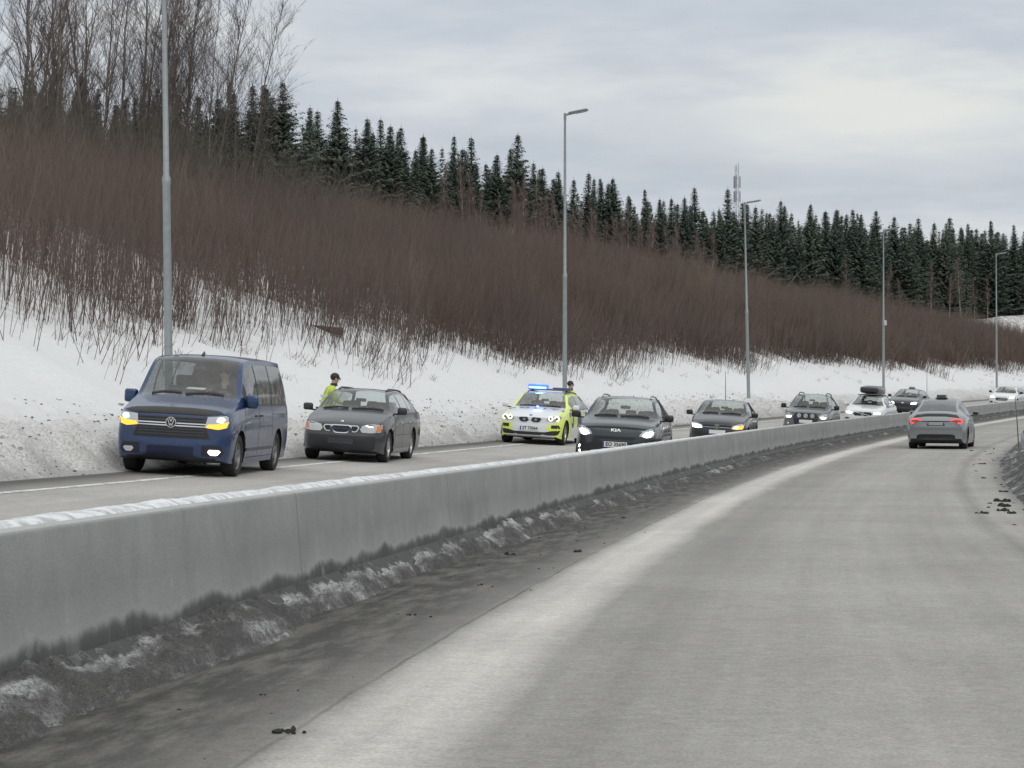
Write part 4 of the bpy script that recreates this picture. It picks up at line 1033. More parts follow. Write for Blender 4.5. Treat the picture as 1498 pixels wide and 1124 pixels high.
        for k in range(style):
            a = 2*PI*k/style; rot = Matrix.Rotation(a, 3, 'X')
            for da in ((-.13, .13) if style <= 6 else (0,)):
                rt = Matrix.Rotation(a+da, 3, 'X'); c = rt @ Vector((w*.30, 0, rr*.54))
                m.add(*rbox(c, (.028, rr*(.20 if style <= 6 else .13), rr*.86), .008, 1, rt))
        m.lathe([(w*.18, .0), (w*.36, .0), (w*.36, rr*.14), (w*.32, rr*.20), (w*.18, rr*.22)], 20, 'x'); rim = m.mesh('rim', 40); rim.materials.append(mat)
        bk = MB().lathe([(-w*.1, 0), (-w*.1, rr*.92)], 28, 'x').mesh('brake_disc', 40); bk.materials.append(plain('brake_dark', (.03, .03, .03), .8))
        for y in (0, sp['wheelbase']):
            for sd in (-1, 1):
                wh = link('wheel', ty, None, s.root); wh.location = (sd*t, y, r); wh.rotation_euler = (0, 0, 0 if sd > 0 else PI)
                for nm, me in (('rim', rim), ('brake_disc', bk)):
                    c = bpy.data.objects.new(nm, me); COL.objects.link(c); c.parent = wh
        # dark wheel housings
        a_ = sp['arch']+.004
        for y in (0, sp['wheelbase']):
            for sd in (-1, 1):
                V = []; F = []; n = 16
                for k in range(n+1):
                    q = PI*(-.06 + 1.12*k/n)
                    for x in (s.Wh*.985-.02, s.Wh*.52): V.append((sd*x, y+a_*math.cos(q), r+a_*math.sin(q)))
                for k in range(n): F.append((2*k, 2*k+1, 2*k+3, 2*k+2))
                b = len(V); V.append((sd*s.Wh*.52, y, r)); F += [(2*k+1, 2*k+3, b) for k in range(n)]
                MB().add(V, F).build('wheel_housing', plain('housing_black', (.012, .012, .012), .95), s.root, 50)
    def mirrors(s, y, z, mat, x=None, size=(.20, .12, .15)):
        x = x or s.Wh
        for sd in (-1, 1):
            m = MB(); m.add(*rbox((sd*(x+.13), y, z+.03), size, .045, 3, Matrix.Rotation(sd*.15, 3, 'Z'))); o = m.build('wing_mirror', mat, s.root, 50)
            MB().add(*rbox((sd*(x+.01), y+.01, z-.035), (.20, .06, .035), .01, 1, Matrix.Rotation(-sd*.12, 3, 'Y'))).build('mirror_arm', BLACK, o, 40)
            MB().add(*rbox((sd*(x+.135), y+size[1]/2-.012, z+.03), (size[0]*.84, .02, size[2]*.8), .005, 1, Matrix.Rotation(sd*.15, 3, 'Z'))).build('mirror_glass', CHROME, o)
    def interior(s, rows=2, driver=True, seat_z=.50, h=.62, y0=1.05, gap=.85, dash_y=.62, dash_z=.88):
        w = s.Wh
        m = MB(); m.add(*rbox((0, dash_y, dash_z-.12), (w*1.66, .42, .26), .06, 2)); m.build('dashboard', plain('dashboard_black', (.03, .031, .034), .7), s.root, 50)
        MB().box((0, y0+gap*.5, seat_z-.22), (w*1.6, gap*(rows)+.9, .10)).build('cabin_floor', TRIM, s.root)
        for r_ in range(rows):
            for sd in ((-1, 1) if r_ == 0 else (-1, 0, 1)):
                x = sd*(w*.40 if r_ == 0 else w*.44); y = y0+gap*r_
                m = MB(); m.add(*rbox((x, y-.12, seat_z-.08), (w*.50, .5, .15), .05, 2)); m.add(*rbox((x, y+.17, seat_z+h*.42), (w*.50, .14, h*.86), .055, 2, Matrix.Rotation(-.2, 3, 'X')))
                o = m.build('seat', TRIM, s.root, 50)
                MB().add(*rbox((x, y+.25, seat_z+h*.98), (.25, .10, .18), .045, 2)).build('headrest', TRIM, o, 50)
        sw = MB(); n = 24; V = []; F = []
        for k in range(n):
            q = 2*PI*k/n
            for j in range(6):
                a = 2*PI*j/6; rr = .18+.016*math.cos(a); V.append((rr*math.cos(q), .016*math.sin(a), rr*math.sin(q)))
        for k in range(n):
            for j in range(6): F.append((k*6+j, k*6+(j+1) % 6, ((k+1) % n)*6+(j+1) % 6, ((k+1) % n)*6+j))
        sw.add(V, F); sw.box((0, 0, 0), (.32, .02, .05)); o = sw.build('steering_wheel', BLACK, s.root, 60); o.location = (w*.40, dash_y+.32, dash_z+.0); o.rotation_euler = (-.4, 0, 0)
        MB().add(*rbox((0, dash_y+.50, s.sp['H']-.24), (.22, .04, .07), .015, 1)).build('rear_view_mirror', BLACK, s.root, 50)
    def wipers(s, y, mat=BLACK, spanx=.55):
        y = s.sp['glass']['wind'][0] - s.fo; bw = float(np.interp(s.sp['glass']['wind'][0], [p[0] for p in s.sp['bow']], [p[1] for p in s.sp['bow']]))
        for x0, x1 in ((-.02, spanx*1.08), (-spanx*1.08, -.10)):
            pts = [(x0+(x1-x0)*t, y + .035 + .05*math.sin(t*2.6) + bw*(abs(x0+(x1-x0)*t)/s.Wh)**2.2) for t in (0, .25, .5, .75, 1)]
            s.strip('wiper', 'top', pts, .034, mat, off=.022, thick=.0)
    def plate(s, z, txt='', ax='front', x=0, sz=(.52, .115), gap=.006, mat=WHITEP, blue=True):
        p, n = s.cast(ax, x, z); o = MB().add(*rbox((0, 0, 0), (sz[0], .012, sz[1]), .005, 1)).build('number_plate', mat, s.root, 40)
        yy = p.y - (gap+.012 if ax == 'front' else -(gap+.012)); o.location = (x, yy, z)
        sgn = -1 if ax == 'front' else 1
        if txt:
            M = Matrix(((1 if sgn < 0 else -1, 0, 0, .025 if sgn < 0 else -.025), (0, 0, sgn, sgn*.0065), (0, 1, 0, 0), (0, 0, 0, 1)))
            s.text(txt, sz[1]*1.0, NAVY, 'plate_lettering', flat=M, parent=o, sx=.94)
        if blue: MB().box((-.243*sz[0]/.52*(1 if sgn < 0 else -1), sgn*.004, 0), (.034, .008, sz[1]*.94)).build('country_band', plain('plate_blue', (.02, .06, .35), .5), o)
        return o
    def ring_logo(s, z, r, ax='front', letters=None, mat=CHROME, off=.012):
        p, n = s.cast(ax, 0, z); sg = -1 if ax == 'front' else 1
        m = MB(); m.lathe([(sg*(-.002), r*.86), (sg*.010, r*.88), (sg*.010, r), (sg*(-.002), r)], 28, 'y'); o = m.build('emblem', mat, s.root, 40); o.location = (0, p.y+sg*off, z)
        MB().lathe([(sg*.001, 0), (sg*.001, r*.87)], 24, 'y').build('emblem_field', BLACK, o, 40)
        if letters:
            m = MB()
            for (a, b) in letters:
                v = Vector((b[0]-a[0], 0, b[1]-a[1])); L = v.length; q = math.atan2(v.z, v.x)
                m.box(((a[0]+b[0])/2*r, sg*.006, (a[1]+b[1])/2*r), (L*r, .008, r*.15), Matrix.Rotation(-q, 3, 'Y'))
            m.build('emblem_letters', mat, o)
        return o
    def handles(s, ys, z, mat):
        for y in ys:
            for ax, sd in (('left', -1), ('right', 1)):
                p, n = s.cast(ax, y, z)
                if p is not None: MB().add(*rbox((p.x+sd*.012, y, z), (.03, .17, .028), .010, 1)).build('door_handle', mat, s.root, 40)
    def seams(s, lines):
        g = plain('panel_gap', (.008, .008, .009), .9)
        for pts in lines:
            for ax in ('left', 'right'): s.strip('door_seam', ax, pts, .010, g, off=.0015)
    def antenna(s, y, shark=True):
        p, n = s.cast('top', 0, y)
        if shark: MB().add([(-.02, -.09, 0), (.02, -.09, 0), (.025, .07, 0), (-.025, .07, 0), (0, .05, .07), (0, .08, .065)], [(0, 1, 4), (1, 2, 5, 4), (2, 3, 5), (3, 0, 4, 5), (0, 3, 2, 1)]).build('roof_antenna', BLACK, s.root).location = p
    def rails(s, y0, y1, mat, x=None, h=.055):
        for sd in (-1, 1):
            pts = []
            for k in range(9):
                y = y0+(y1-y0)*k/8; xx = sd*(x if x else .56); p, n = s.cast('top', xx, y); e = 0 if k in (0, 8) else h
                if p is not None: pts.append((xx, y, p.z + e))
            MB().tube(pts, .020, 8).build('roof_rail', mat, s.root, 50)
    def place(s, d, u, yaw=0.0, rev=False, dz=0, scale=1.0):
        t = tangent(d); e = .5; grade = float(zbase(d+e)-zbase(d-e))/(2*e); roll = .055 if u < 0 else .005
        fwd = Vector((t.x, t.y, grade)).normalized(); right = Vector((t.y, -t.x, -roll)).normalized(); up = right.cross(fwd).normalized(); right = fwd.cross(up)
        # local +Y runs from nose to tail: an oncoming car's nose looks back at the camera
        Y = fwd if not rev else -fwd; X = right if not rev else -right
        M = Matrix((X, Y, up)).transposed().to_4x4() @ Matrix.Rotation(yaw, 4, 'Z') @ Matrix.Diagonal((scale, scale, scale, 1))
        M.translation = pt(d, u, dz); s.root.matrix_world = M; return s
def car_table(L, W, H, cl, h0, h1, yc, yh, yre, yt, zdeck, b0, b1, rw, tailz=.0):
    w = W/2; be = lambda y: b0 + (b1-b0)*max(0, min(1, (y-yc)/(yt-yc)))
    yr = yh+.55
    T = [(0, cl+.07, .83*w, .79*w, h0-.13, .74*w, h0-.05, h0-.02),
         (.10, cl+.03, .92*w, .885*w, h0-.07, .83*w, h0+.005, h0+.035),
         (.34, cl, .975*w, .93*w, h0+(h1-h0)*.35-.06, .875*w, h0+(h1-h0)*.35+.0, h0+(h1-h0)*.35+.04),
         (yc*.72, cl, .995*w, .955*w, h0+(h1-h0)*.78-.055, .885*w, h0+(h1-h0)*.78-.005, h0+(h1-h0)*.78+.035),
         (yc, cl, w, .96*w, b0, .87*w, h1, h1+.03),
         (yh, cl, w, .965*w, be(yh), rw, H-.085, H-.035),
         (yr, cl, w, .965*w, be(yr), rw*1.0, H-.045, H),
         ((yr+yre)/2, cl, w, .965*w, be((yr+yre)/2), rw*.99, H-.055, H-.008),
         (yre, cl, w, .955*w, be(yre), rw*.95, H-.10, H-.05),
         (yt, cl+.02, .975*w, .925*w, b1, .80*w, zdeck, zdeck+.03),
         (L-.06, cl+.05, .94*w, .885*w, min(b1-.03, zdeck-.08), .77*w, zdeck-.035, zdeck-.015),
         (L, cl+.10, .90*w, .845*w, min(b1-.08, zdeck-.14), .74*w, zdeck-.10, zdeck-.09)]
    return T
VWL = [((-.62, .62), (-.20, -.68)), ((.62, .62), (.20, -.68)), ((-.20, -.68), (0, -.18)), ((.20, -.68), (0, -.18)), ((-.30, .80), (0, .10)), ((.30, .80), (0, .10))]
def build_van():
    P = paint('van_blue', (.016, .043, .125), .4, .26, (.10, .118, .15), .62)
    T = [(0, .27, .855, .82, .89, .775, .985, 1.02), (.07, .24, .915, .875, .95, .825, 1.02, 1.06), (.28, .22, .94, .90, 1.03, .85, 1.085, 1.125), (.58, .21, .945, .91, 1.08, .865, 1.165, 1.205),
         (.80, .21, .95, .915, 1.11, .86, 1.235, 1.27), (1.55, .21, .95, .92, 1.135, .745, 1.855, 1.90), (2.0, .21, .95, .92, 1.14, .745, 1.90, 1.955), (3.4, .21, .95, .92, 1.14, .74, 1.905, 1.965),
         (4.45, .22, .945, .915, 1.14, .725, 1.885, 1.945), (4.62, .25, .93, .90, 1.13, .70, 1.80, 1.86), (4.70, .30, .90, .87, 1.08, .67, 1.62, 1.66)]
    c = Car('blue_van', T, dict(W=1.90, H=1.96, wheelbase=3.0, front_overhang=.80, wheel_r=.345, arch=.405, paint=P, breaks=[1.0, 1.18, 1.26, 2.06, 2.16, 3.22, 3.30, 4.48], step=.05,
        bow=[(0, .09), (.3, .13), (.8, .20), (1.55, .12), (2.3, 0), (4.4, 0), (4.7, .10)], nose=[(.25, .10), (.34, .165), (.5, .18), (.62, .165), (.8, .15), (.95, .11), (1.02, .06)], tail=[(.3, .06), (1.6, .03)],
        glass=dict(wind=(.80, 1.53), rear=None, side=(1.0, 4.46), pillars=[(1.0, 1.18), (2.06, 2.16), (3.22, 3.30)], wv=.955), side_glass=GLASSM))
    tag(c.root, 'blue van with both front indicators glowing amber, pulled over on the far shoulder', 'van')
    c.wheels(5, .23, DARKALLOY); c.mirrors(.40, 1.19, P, .885, (.21, .15, .22))
    c.patch('grille', 'front', [(-.62, .60), (-.54, .985), (.54, .985), (.62, .60)], BLACK, off=.004, nx=16)
    gl = plain('grille_slat', (.05, .05, .055), .3)
    for z in (.655, .70, .745, .88, .93): c.strip('grille_slat', 'front', [(-.53, z), (.53, z)], .018, gl, off=.012)
    for z in (.795, .835): c.strip('chrome_bar', 'front', [(-.56, z), (.56, z)], .018, CHROME, off=.014)
    c.ring_logo(.845, .085, letters=VWL, off=.03)
    HB = plain('hood_guard', (.028, .027, .026), .6)
    c.patch('hood_guard', 'front', [(-.80, 1.015), (-.70, 1.06), (-.3, 1.085), (.3, 1.085), (.70, 1.06), (.80, 1.015), (.56, .985), (-.56, .985)], HB, off=.012, nx=20)
    for sd in (-1, 1):
        h = c.patch('headlight', 'front', [(sd*.54, .80), (sd*.56, .955), (sd*.84, .985), (sd*.90, .93), (sd*.885, .80), (sd*.74, .765)], LENS, off=.012, nx=12)
        c.patch('indicator', 'front', [(sd*.55, .785), (sd*.57, .835), (sd*.74, .845), (sd*.885, .89), (sd*.88, .80), (sd*.74, .760)], AMBER, off=.018, nx=10, parent=h)
        c.patch('main_beam', 'front', [(sd*.715, .89), (sd*.73, .945), (sd*.80, .955), (sd*.83, .92), (sd*.80, .87)], HEAD, off=.02, nx=6, parent=h)
        if sd > 0: c.patch('fog_lamp', 'front', [(.60, .40), (.62, .435), (.76, .435), (.79, .41), (.74, .35), (.64, .35)], FOGL, off=.012, nx=8)
        else: c.patch('fog_lamp', 'front', [(-.60, .40), (-.62, .435), (-.76, .435), (-.79, .41), (-.74, .35), (-.64, .35)], LENS, off=.012, nx=8)
        c.patch('bumper_vent', 'front', [(sd*.50, .33), (sd*.50, .50), (sd*.80, .50), (sd*.84, .40), (sd*.80, .33)], plain('vent_dark', (.012, .014, .03), .5), off=.003, nx=8)
    c.patch('bumper_intake', 'front', [(-.44, .30), (-.42, .47), (.42, .47), (.44, .30)], plain('intake_navy', (.008, .012, .04), .5), off=.004, nx=12)
    c.patch('bumper_lip', 'front', [(-.72, .235), (-.72, .30), (.72, .30), (.72, .235)], BLACK, off=.008, nx=14)
    c.seams([[(.30, .45), (.32, 1.12)], [(1.34, .30), (1.36, 1.13), (1.36, 1.80)], [(2.47, .62), (2.45, 1.13), (2.45, 1.82)], [(.45, .30), (2.55, .30)]])
    dk = plain('trim_line', (.06, .07, .09), .5)
    c.seams([[(2.5, 1.00), (3.7, 1.00)], [(1.36, .80), (2.44, .80)]])
    for ax in ('left', 'right'): c.strip('side_strip', ax, [(.42, .43), (2.5, .43)], .05, dk, off=.010)
    c.handles([1.16, 1.55], .98, BLACK); c.antenna(1.05); c.wipers(.42)
    c.interior(3, y0=1.05, gap=.95, seat_z=.90, h=.62, dash_y=.34, dash_z=1.24)
    c.text('', .1, BLACK, 'x') if False else None
    PAPER = plain('paper_white', (.75, .75, .73), .8); MB().box((.10, .26, 1.39), (.30, .18, .012), Matrix.Rotation(.12, 3, 'X')).build('dashboard_papers', PAPER, c.root)
    c.place(34.3, -7.02, R(4.8)); return c
def std_lights(c, poly, lens=LENS, glow=None, gmat=None, nx=10):
    for sd in (-1, 1):
        h = c.patch('headlight', 'front', [(sd*a, b) for a, b in poly], lens, off=.008, nx=nx)
        if glow: c.patch('lamp_glow', 'front', [(sd*a, b) for a, b in glow], gmat or HEAD, off=.018, nx=6, parent=h)
def build_saab():
    P = paint('wagon_grey', (.046, .046, .050), .45, .34, (.13, .13, .128), .6)
    T = car_table(4.55, 1.76, 1.47, .17, .79, 1.01, 1.00, 1.66, 3.85, 4.36, 1.03, .94, .99, .60)
    c = Car('station_wagon', T, dict(W=1.76, H=1.47, wheelbase=2.675, front_overhang=.78, wheel_r=.32, arch=.375, paint=P, breaks=[1.30, 2.10, 2.18, 3.0, 3.07, 3.98, 4.1], step=.05,
        bow=[(0, .16), (.4, .20), (1.0, .20), (1.66, .12), (2.4, 0), (4.2, 0), (4.55, .12)], nose=[(.20, .08), (.32, .16), (.48, .18), (.6, .14), (.72, .12), (.80, .05)], tail=[(.3, .10), (.9, .06)],
        glass=dict(wind=(1.0, 1.64), rear=(3.87, 4.33), side=(1.28, 4.1), pillars=[(2.10, 2.18), (3.0, 3.07)]), trim=BLACK))
    tag(c.root, 'dark grey station wagon stopped behind the blue van with an officer beside it', 'car')
    c.wheels(7, .21); c.mirrors(.52, 1.02, plain('mirror_dark', (.035, .035, .038), .4), .86)
    std_lights(c, [(.40, .60), (.38, .66), (.42, .735), (.62, .775), (.80, .77), (.815, .70), (.78, .62), (.6, .595)])
    for sd in (-1, 1):
        c.patch('indicator', 'front', [(sd*.68, .635), (sd*.69, .745), (sd*.79, .75), (sd*.80, .70), (sd*.77, .635)], plain('indicator_orange', (.62, .23, .10), .25), off=.016, nx=6)
        f = c.patch('grille_frame', 'front', [(sd*.215, .60), (sd*.19, .735), (sd*.34, .735), (sd*.37, .69), (sd*.33, .615), (sd*.29, .60)], CHROME, off=.010, nx=8)
        c.patch('grille_opening', 'front', [(sd*.235, .618), (sd*.215, .718), (sd*.325, .718), (sd*.345, .69), (sd*.315, .63), (sd*.285, .618)], BLACK, off=.016, nx=8, parent=f)
    f = c.patch('grille_frame', 'front', [(-.21, .70), (-.195, .74), (.195, .74), (.21, .70), (.15, .585), (.09, .57), (-.09, .57), (-.15, .585)], CHROME, off=.012, nx=12)
    c.patch('grille_opening', 'front', [(-.185, .70), (-.175, .722), (.175, .722), (.185, .70), (.135, .605), (.08, .59), (-.08, .59), (-.135, .605)], BLACK, off=.018, nx=12, parent=f)
    c.strip('grille_bar', 'front', [(-.16, .665), (.16, .665)], .025, CHROME, off=.026)
    p, n = c.cast('front', 0, .80); MB().ball((p.x, p.y-.004, .80), (.035, .012, .028), 12, 8).build('emblem', CHROME, c.root, 60)
    DKB = plain('bumper_dark', (.022, .023, .028), .5)
    c.patch('bumper_intake', 'front', [(-.72, .29), (-.76, .42), (-.72, .53), (.72, .53), (.76, .42), (.72, .29)], DKB, off=.006, nx=18)
    c.patch('bumper_lip', 'front', [(-.66, .235), (-.70, .295), (.70, .295), (.66, .235)], DKB, off=.008, nx=14)
    c.patch('plate_recess', 'front', [(-.26, .36), (-.26, .47), (.26, .47), (.26, .36)], plain('recess_grey', (.05, .051, .057), .5), off=.014, nx=8)
    c.seams([[(.46, .30), (.50, .92)], [(1.36, .28), (1.42, .93), (1.40, 1.32)], [(2.28, .55), (2.32, .95)], [(.42, .55), (2.25, .55)], [(.45, .26), (2.25, .26)]])
    c.handles([1.22, 2.10], .80, CHROME); c.wipers(.46, spanx=.58)
    for ax in ('left', 'right'): c.strip('sill_strip', ax, [(.42, .24), (2.25, .24)], .07, plain('sill_silver', (.33, .33, .33), .4, .5), off=.012)
    c.interior(2, y0=1.30, gap=.85, seat_z=.52, h=.60, dash_y=.60, dash_z=.98); c.rails(1.2, 3.0, BLACK, .50, .03)
    c.place(43.4, -6.76, R(4.0)); return c
def build_police():
    YEL = plain('police_yellow', (.72, .84, .13), .35, coat=.6, grain=.03); WHI = paint('police_white', (.70, .72, .73), 0, .3, (.40, .40, .38), .5); NB = plain('police_blue', (.03, .05, .20), .4)
    def zone(x, y, z):
        ax = abs(x)
        if y < .75 and z < .60 and .54 < ax: return 1                      # bumper corners
        if y < .9 and z >= .60 and ax > .76-.05*(y+.7): return 1   # bonnet sides
        if .9 <= y < 4 and z > .93 and y < 1.3 and ax > .56: return 1             # windscreen pillars
        if z > 1.32 and ax > .50: return 1
        if ax > .74 and .50 < z < .90 and y > .55: return 1 if int((y+.2)/.62) % 2 == 0 else 2
        return 0
    T = car_table(4.72, 1.86, 1.47, .17, .80, 1.02, 1.22, 1.98, 4.05, 4.55, 1.04, .96, 1.0, .66)
    c = Car('police_car', T, dict(W=1.86, H=1.47, wheelbase=2.97, front_overhang=.72, wheel_r=.335, arch=.385, paint=WHI, breaks=[1.52, 2.5, 2.58, 3.5, 3.57, 4.2, 4.3], step=.05, zones=dict(mats=[YEL, NB], fn=zone),
        bow=[(0, .14), (.4, .18), (1.2, .20), (1.98, .12), (2.7, 0), (4.4, 0), (4.72, .12)], nose=[(.20, .10), (.30, .17), (.5, .16), (.62, .13), (.76, .12), (.82, .05)], tail=[(.3, .10), (.9, .06)],
        glass=dict(wind=(1.22, 1.96), rear=(4.07, 4.52), side=(1.50, 4.3), pillars=[(2.5, 2.58), (3.5, 3.57)], wv=.94), side_glass=GLASSM))
    tag(c.root, 'white and yellow police estate car with lit blue roof lights facing the camera', 'car')
    c.wheels(5, .24); c.mirrors(.72, 1.03, WHI, .90, (.19, .12, .14))
    for sd in (-1, 1):
        for (a0, a1) in ((.025, .335),):
            f = c.patch('kidney_grille', 'front', [(sd*a0, .67), (sd*.03, .755), (sd*.08, .775), (sd*.30, .765), (sd*.335, .73), (sd*.29, .635), (sd*.20, .605), (sd*.09, .615)], CHROME, off=.010, nx=10)
            c.patch('grille_opening', 'front', [(sd*.040, .67), (sd*.045, .745), (sd*.09, .762), (sd*.29, .752), (sd*.318, .728), (sd*.28, .648), (sd*.20, .62), (sd*.095, .628)], BLACK, off=.016, nx=10, parent=f)
            p, n = c.cast('front', sd*.16, .69); MB().ball((p.x, p.y-.01, .695), (.05, .015, .04), 12, 8).build('auxiliary_lamp', plain('aux_lamp', (.25, .28, .38), .2), f, 60)
        h = c.patch('headlight', 'front', [(sd*.46, .70), (sd*.48, .785), (sd*.66, .815), (sd*.83, .82), (sd*.85, .77), (sd*.80, .685), (sd*.62, .655), (sd*.52, .665)], plain('lamp_inner', (.30, .30, .29), .3), off=.010, nx=10)
        for xc, rr in ((.58, .058), (.735, .066)):
            p, n = c.cast('front', sd*xc, .745); m = MB(); m.lathe([(-.012, rr*.72), (-.018, rr*.74), (-.018, rr*1.12), (0, rr*1.18)], 20, 'y'); o = m.build('angel_ring', emis('ring_glow', (1, .95, .72), 2.2), h, 60); o.location = (sd*xc, p.y-.016, .742)
            MB().ball((0, .004, 0), (rr*.55, .02, rr*.55), 12, 8).build('projector_lens', plain('projector', (.10, .10, .11), .1, .2), o, 60)
        c.patch('bumper_vent', 'front', [(sd*.60, .47), (sd*.60, .56), (sd*.80, .565), (sd*.84, .47)], BLACK, off=.006, nx=6)
        c.patch('lower_intake', 'front', [(sd*.34, .30), (sd*.36, .345), (sd*.62, .40), (sd*.84, .42), (sd*.83, .34), (sd*.74, .275), (sd*.5, .275)], BLACK, off=.006, nx=12)
    c.patch('bumper_intake', 'front', [(-.40, .275), (-.42, .36), (.42, .36), (.40, .275)], BLACK, off=.010, nx=10)
    c.patch('bumper_lip', 'front', [(-.78, .205), (-.80, .255), (.80, .255), (.78, .205)], WHI, off=.012, nx=14)
    c.plate(.455, 'ST 73064', sz=(.52, .12))
    p, n = c.cast('front', 0, .825); c.patch('emblem', 'top', [(-.045, -.66), (-.03, -.70), (.03, -.70), (.045, -.66), (.03, -.62), (-.03, -.62)], plain('emblem_blue', (.15, .22, .42), .3, .4), off=.006, thick=.004, nx=6)
    c.text('P O L I T I', .30, plain('police_lettering', (.12, .16, .34), .5), 'bonnet_lettering', 'top', (0, .16), off=.006, sx=1.25)
    # light bar
    z0 = 1.475; bar = MB(); bar.add(*rbox((0, 1.98, z0+.055), (1.24, .28, .05), .02, 2)); lb = bar.build('light_bar', plain('bar_housing', (.10, .11, .14), .4), c.root, 50)
    MB().add(*rbox((-.34, 1.965, z0+.135), (.58, .27, .13), .045, 3)).build('beacon_dome', BLUED, lb, 50)
    MB().add(*rbox((-.34, 1.838, z0+.10), (.52, .05, .055), .02, 2)).build('flashing_lamp', BLUEL, lb, 50)
    MB().add(*rbox((.36, 1.98, z0+.10), (.52, .26, .05), .02, 2)).build('unlit_dome', plain('dome_dark', (.06, .08, .20), .2), lb, 50)
    for x in (-.5, .5): MB().box((x, 1.98, z0+.02), (.05, .2, .05)).build('bar_foot', BLACK, lb)
    c.seams([[(.62, .30), (.66, .94)], [(1.62, .30), (1.70, .95)], [(2.55, .55), (2.60, .96)]]); c.handles([1.45, 2.45], .82, WHI)
    c.patch2('fender_flash', 'right', [(.40, .78), (.44, .93), (.62, .97), (.66, .82)], plain('fender_grey', (.13, .14, .17), .4), off=.004)
    c.rails(1.4, 3.4, BLACK, .55, .035); c.wipers(.60)
    c.interior(2, y0=1.55, gap=.85, seat_z=.52, h=.60, dash_y=.86, dash_z=.98)
    bl = bpy.data.lights.new('beacon_light', 'POINT'); bl.energy = 22; bl.color = (.12, .25, 1); bl.shadow_soft_size = .15; o = bpy.data.objects.new('beacon_light', bl); COL.objects.link(o); o.parent = c.root; o.location = (-.34, 1.9, z0+.42)
    c.place(60.4, -6.52, R(1.5)); return c
def build_kia():
    P = paint('crossover_teal', (.028, .038, .042), .35, .28, (.10, .11, .115), .45)
    T = car_table(4.22, 1.825, 1.59, .18, .97, 1.12, .98, 1.66, 3.55, 4.02, 1.15, 1.05, 1.11, .645)
    c = Car('crossover', T, dict(W=1.825, H=1.59, wheelbase=2.72, front_overhang=.73, wheel_r=.335, arch=.39, paint=P, breaks=[1.28, 2.1, 2.18, 2.95, 3.02, 3.7, 3.8], step=.05,
        bow=[(0, .15), (.4, .20), (1.0, .20), (1.66, .12), (2.4, 0), (3.9, 0), (4.22, .1)], nose=[(.22, .10), (.34, .17), (.55, .17), (.75, .15), (.86, .11), (.9, .06)], tail=[(.3, .10), (.9, .05)],
        glass=dict(wind=(.98, 1.64), rear=(3.57, 4.0), side=(1.26, 3.8), pillars=[(2.1, 2.18), (2.95, 3.02)])))
    tag(c.root, 'dark teal crossover with bright headlights passing close behind the barrier', 'car')
    c.wheels(5, .22); c.mirrors(.50, 1.13, plain('mirror_black', (.02, .02, .024), .3), .89)
    for sd in (-1, 1):
        h = c.patch('headlight', 'front', [(sd*.50, .77), (sd*.56, .86), (sd*.70, .93), (sd*.83, .97), (sd*.86, .89), (sd*.80, .77), (sd*.66, .73)], LENS, off=.008, nx=10)
        c.patch('main_beam', 'front', [(sd*.57, .775), (sd*.62, .84), (sd*.74, .88), (sd*.80, .86), (sd*.74, .76), (sd*.66, .745)], HEAD, off=.018, nx=8, parent=h)
        v = c.patch('bumper_vent', 'front', [(sd*.66, .30), (sd*.66, .56), (sd*.84, .56), (sd*.86, .44), (sd*.82, .30)], BLACK, off=.006, nx=8)
        c.strip('running_light', 'front', [(sd*.765, .53), (sd*.79, .47)], .035, HEAD, off=.014, parent=v); c.strip('running_light', 'front', [(sd*.78, .42), (sd*.74, .34)], .035, HEAD, off=.014, parent=v)
    c.patch('bumper_intake', 'front', [(-.62, .33), (-.62, .55), (-.44, .635), (.44, .635), (.62, .55), (.62, .33)], BLACK, off=.006, nx=14)
    c.patch('grille', 'front', [(-.44, .67), (-.46, .74), (.46, .74), (.44, .67)], plain('grille_navy', (.015, .02, .024), .35), off=.004, nx=12)
    c.text('KIA', .085, CHROME, 'bonnet_lettering', 'front', (0, .87), off=.012, sx=1.6)
    c.plate(.565, 'EO 35690', sz=(.52, .115)); c.wipers(.46); c.rails(1.15, 2.9, ALLOY, .53, .05); c.antenna(2.75)
    c.seams([[(.44, .4), (.50, 1.02)], [(1.30, .3), (1.4, 1.0)], [(2.2, .6), (2.25, 1.0)]]); c.handles([1.2, 2.05], .86, P)
    c.interior(2, y0=1.30, gap=.85, seat_z=.58, h=.62, dash_y=.58, dash_z=1.02)
    c.place(46.9, -1.74, R(3.0)); return c
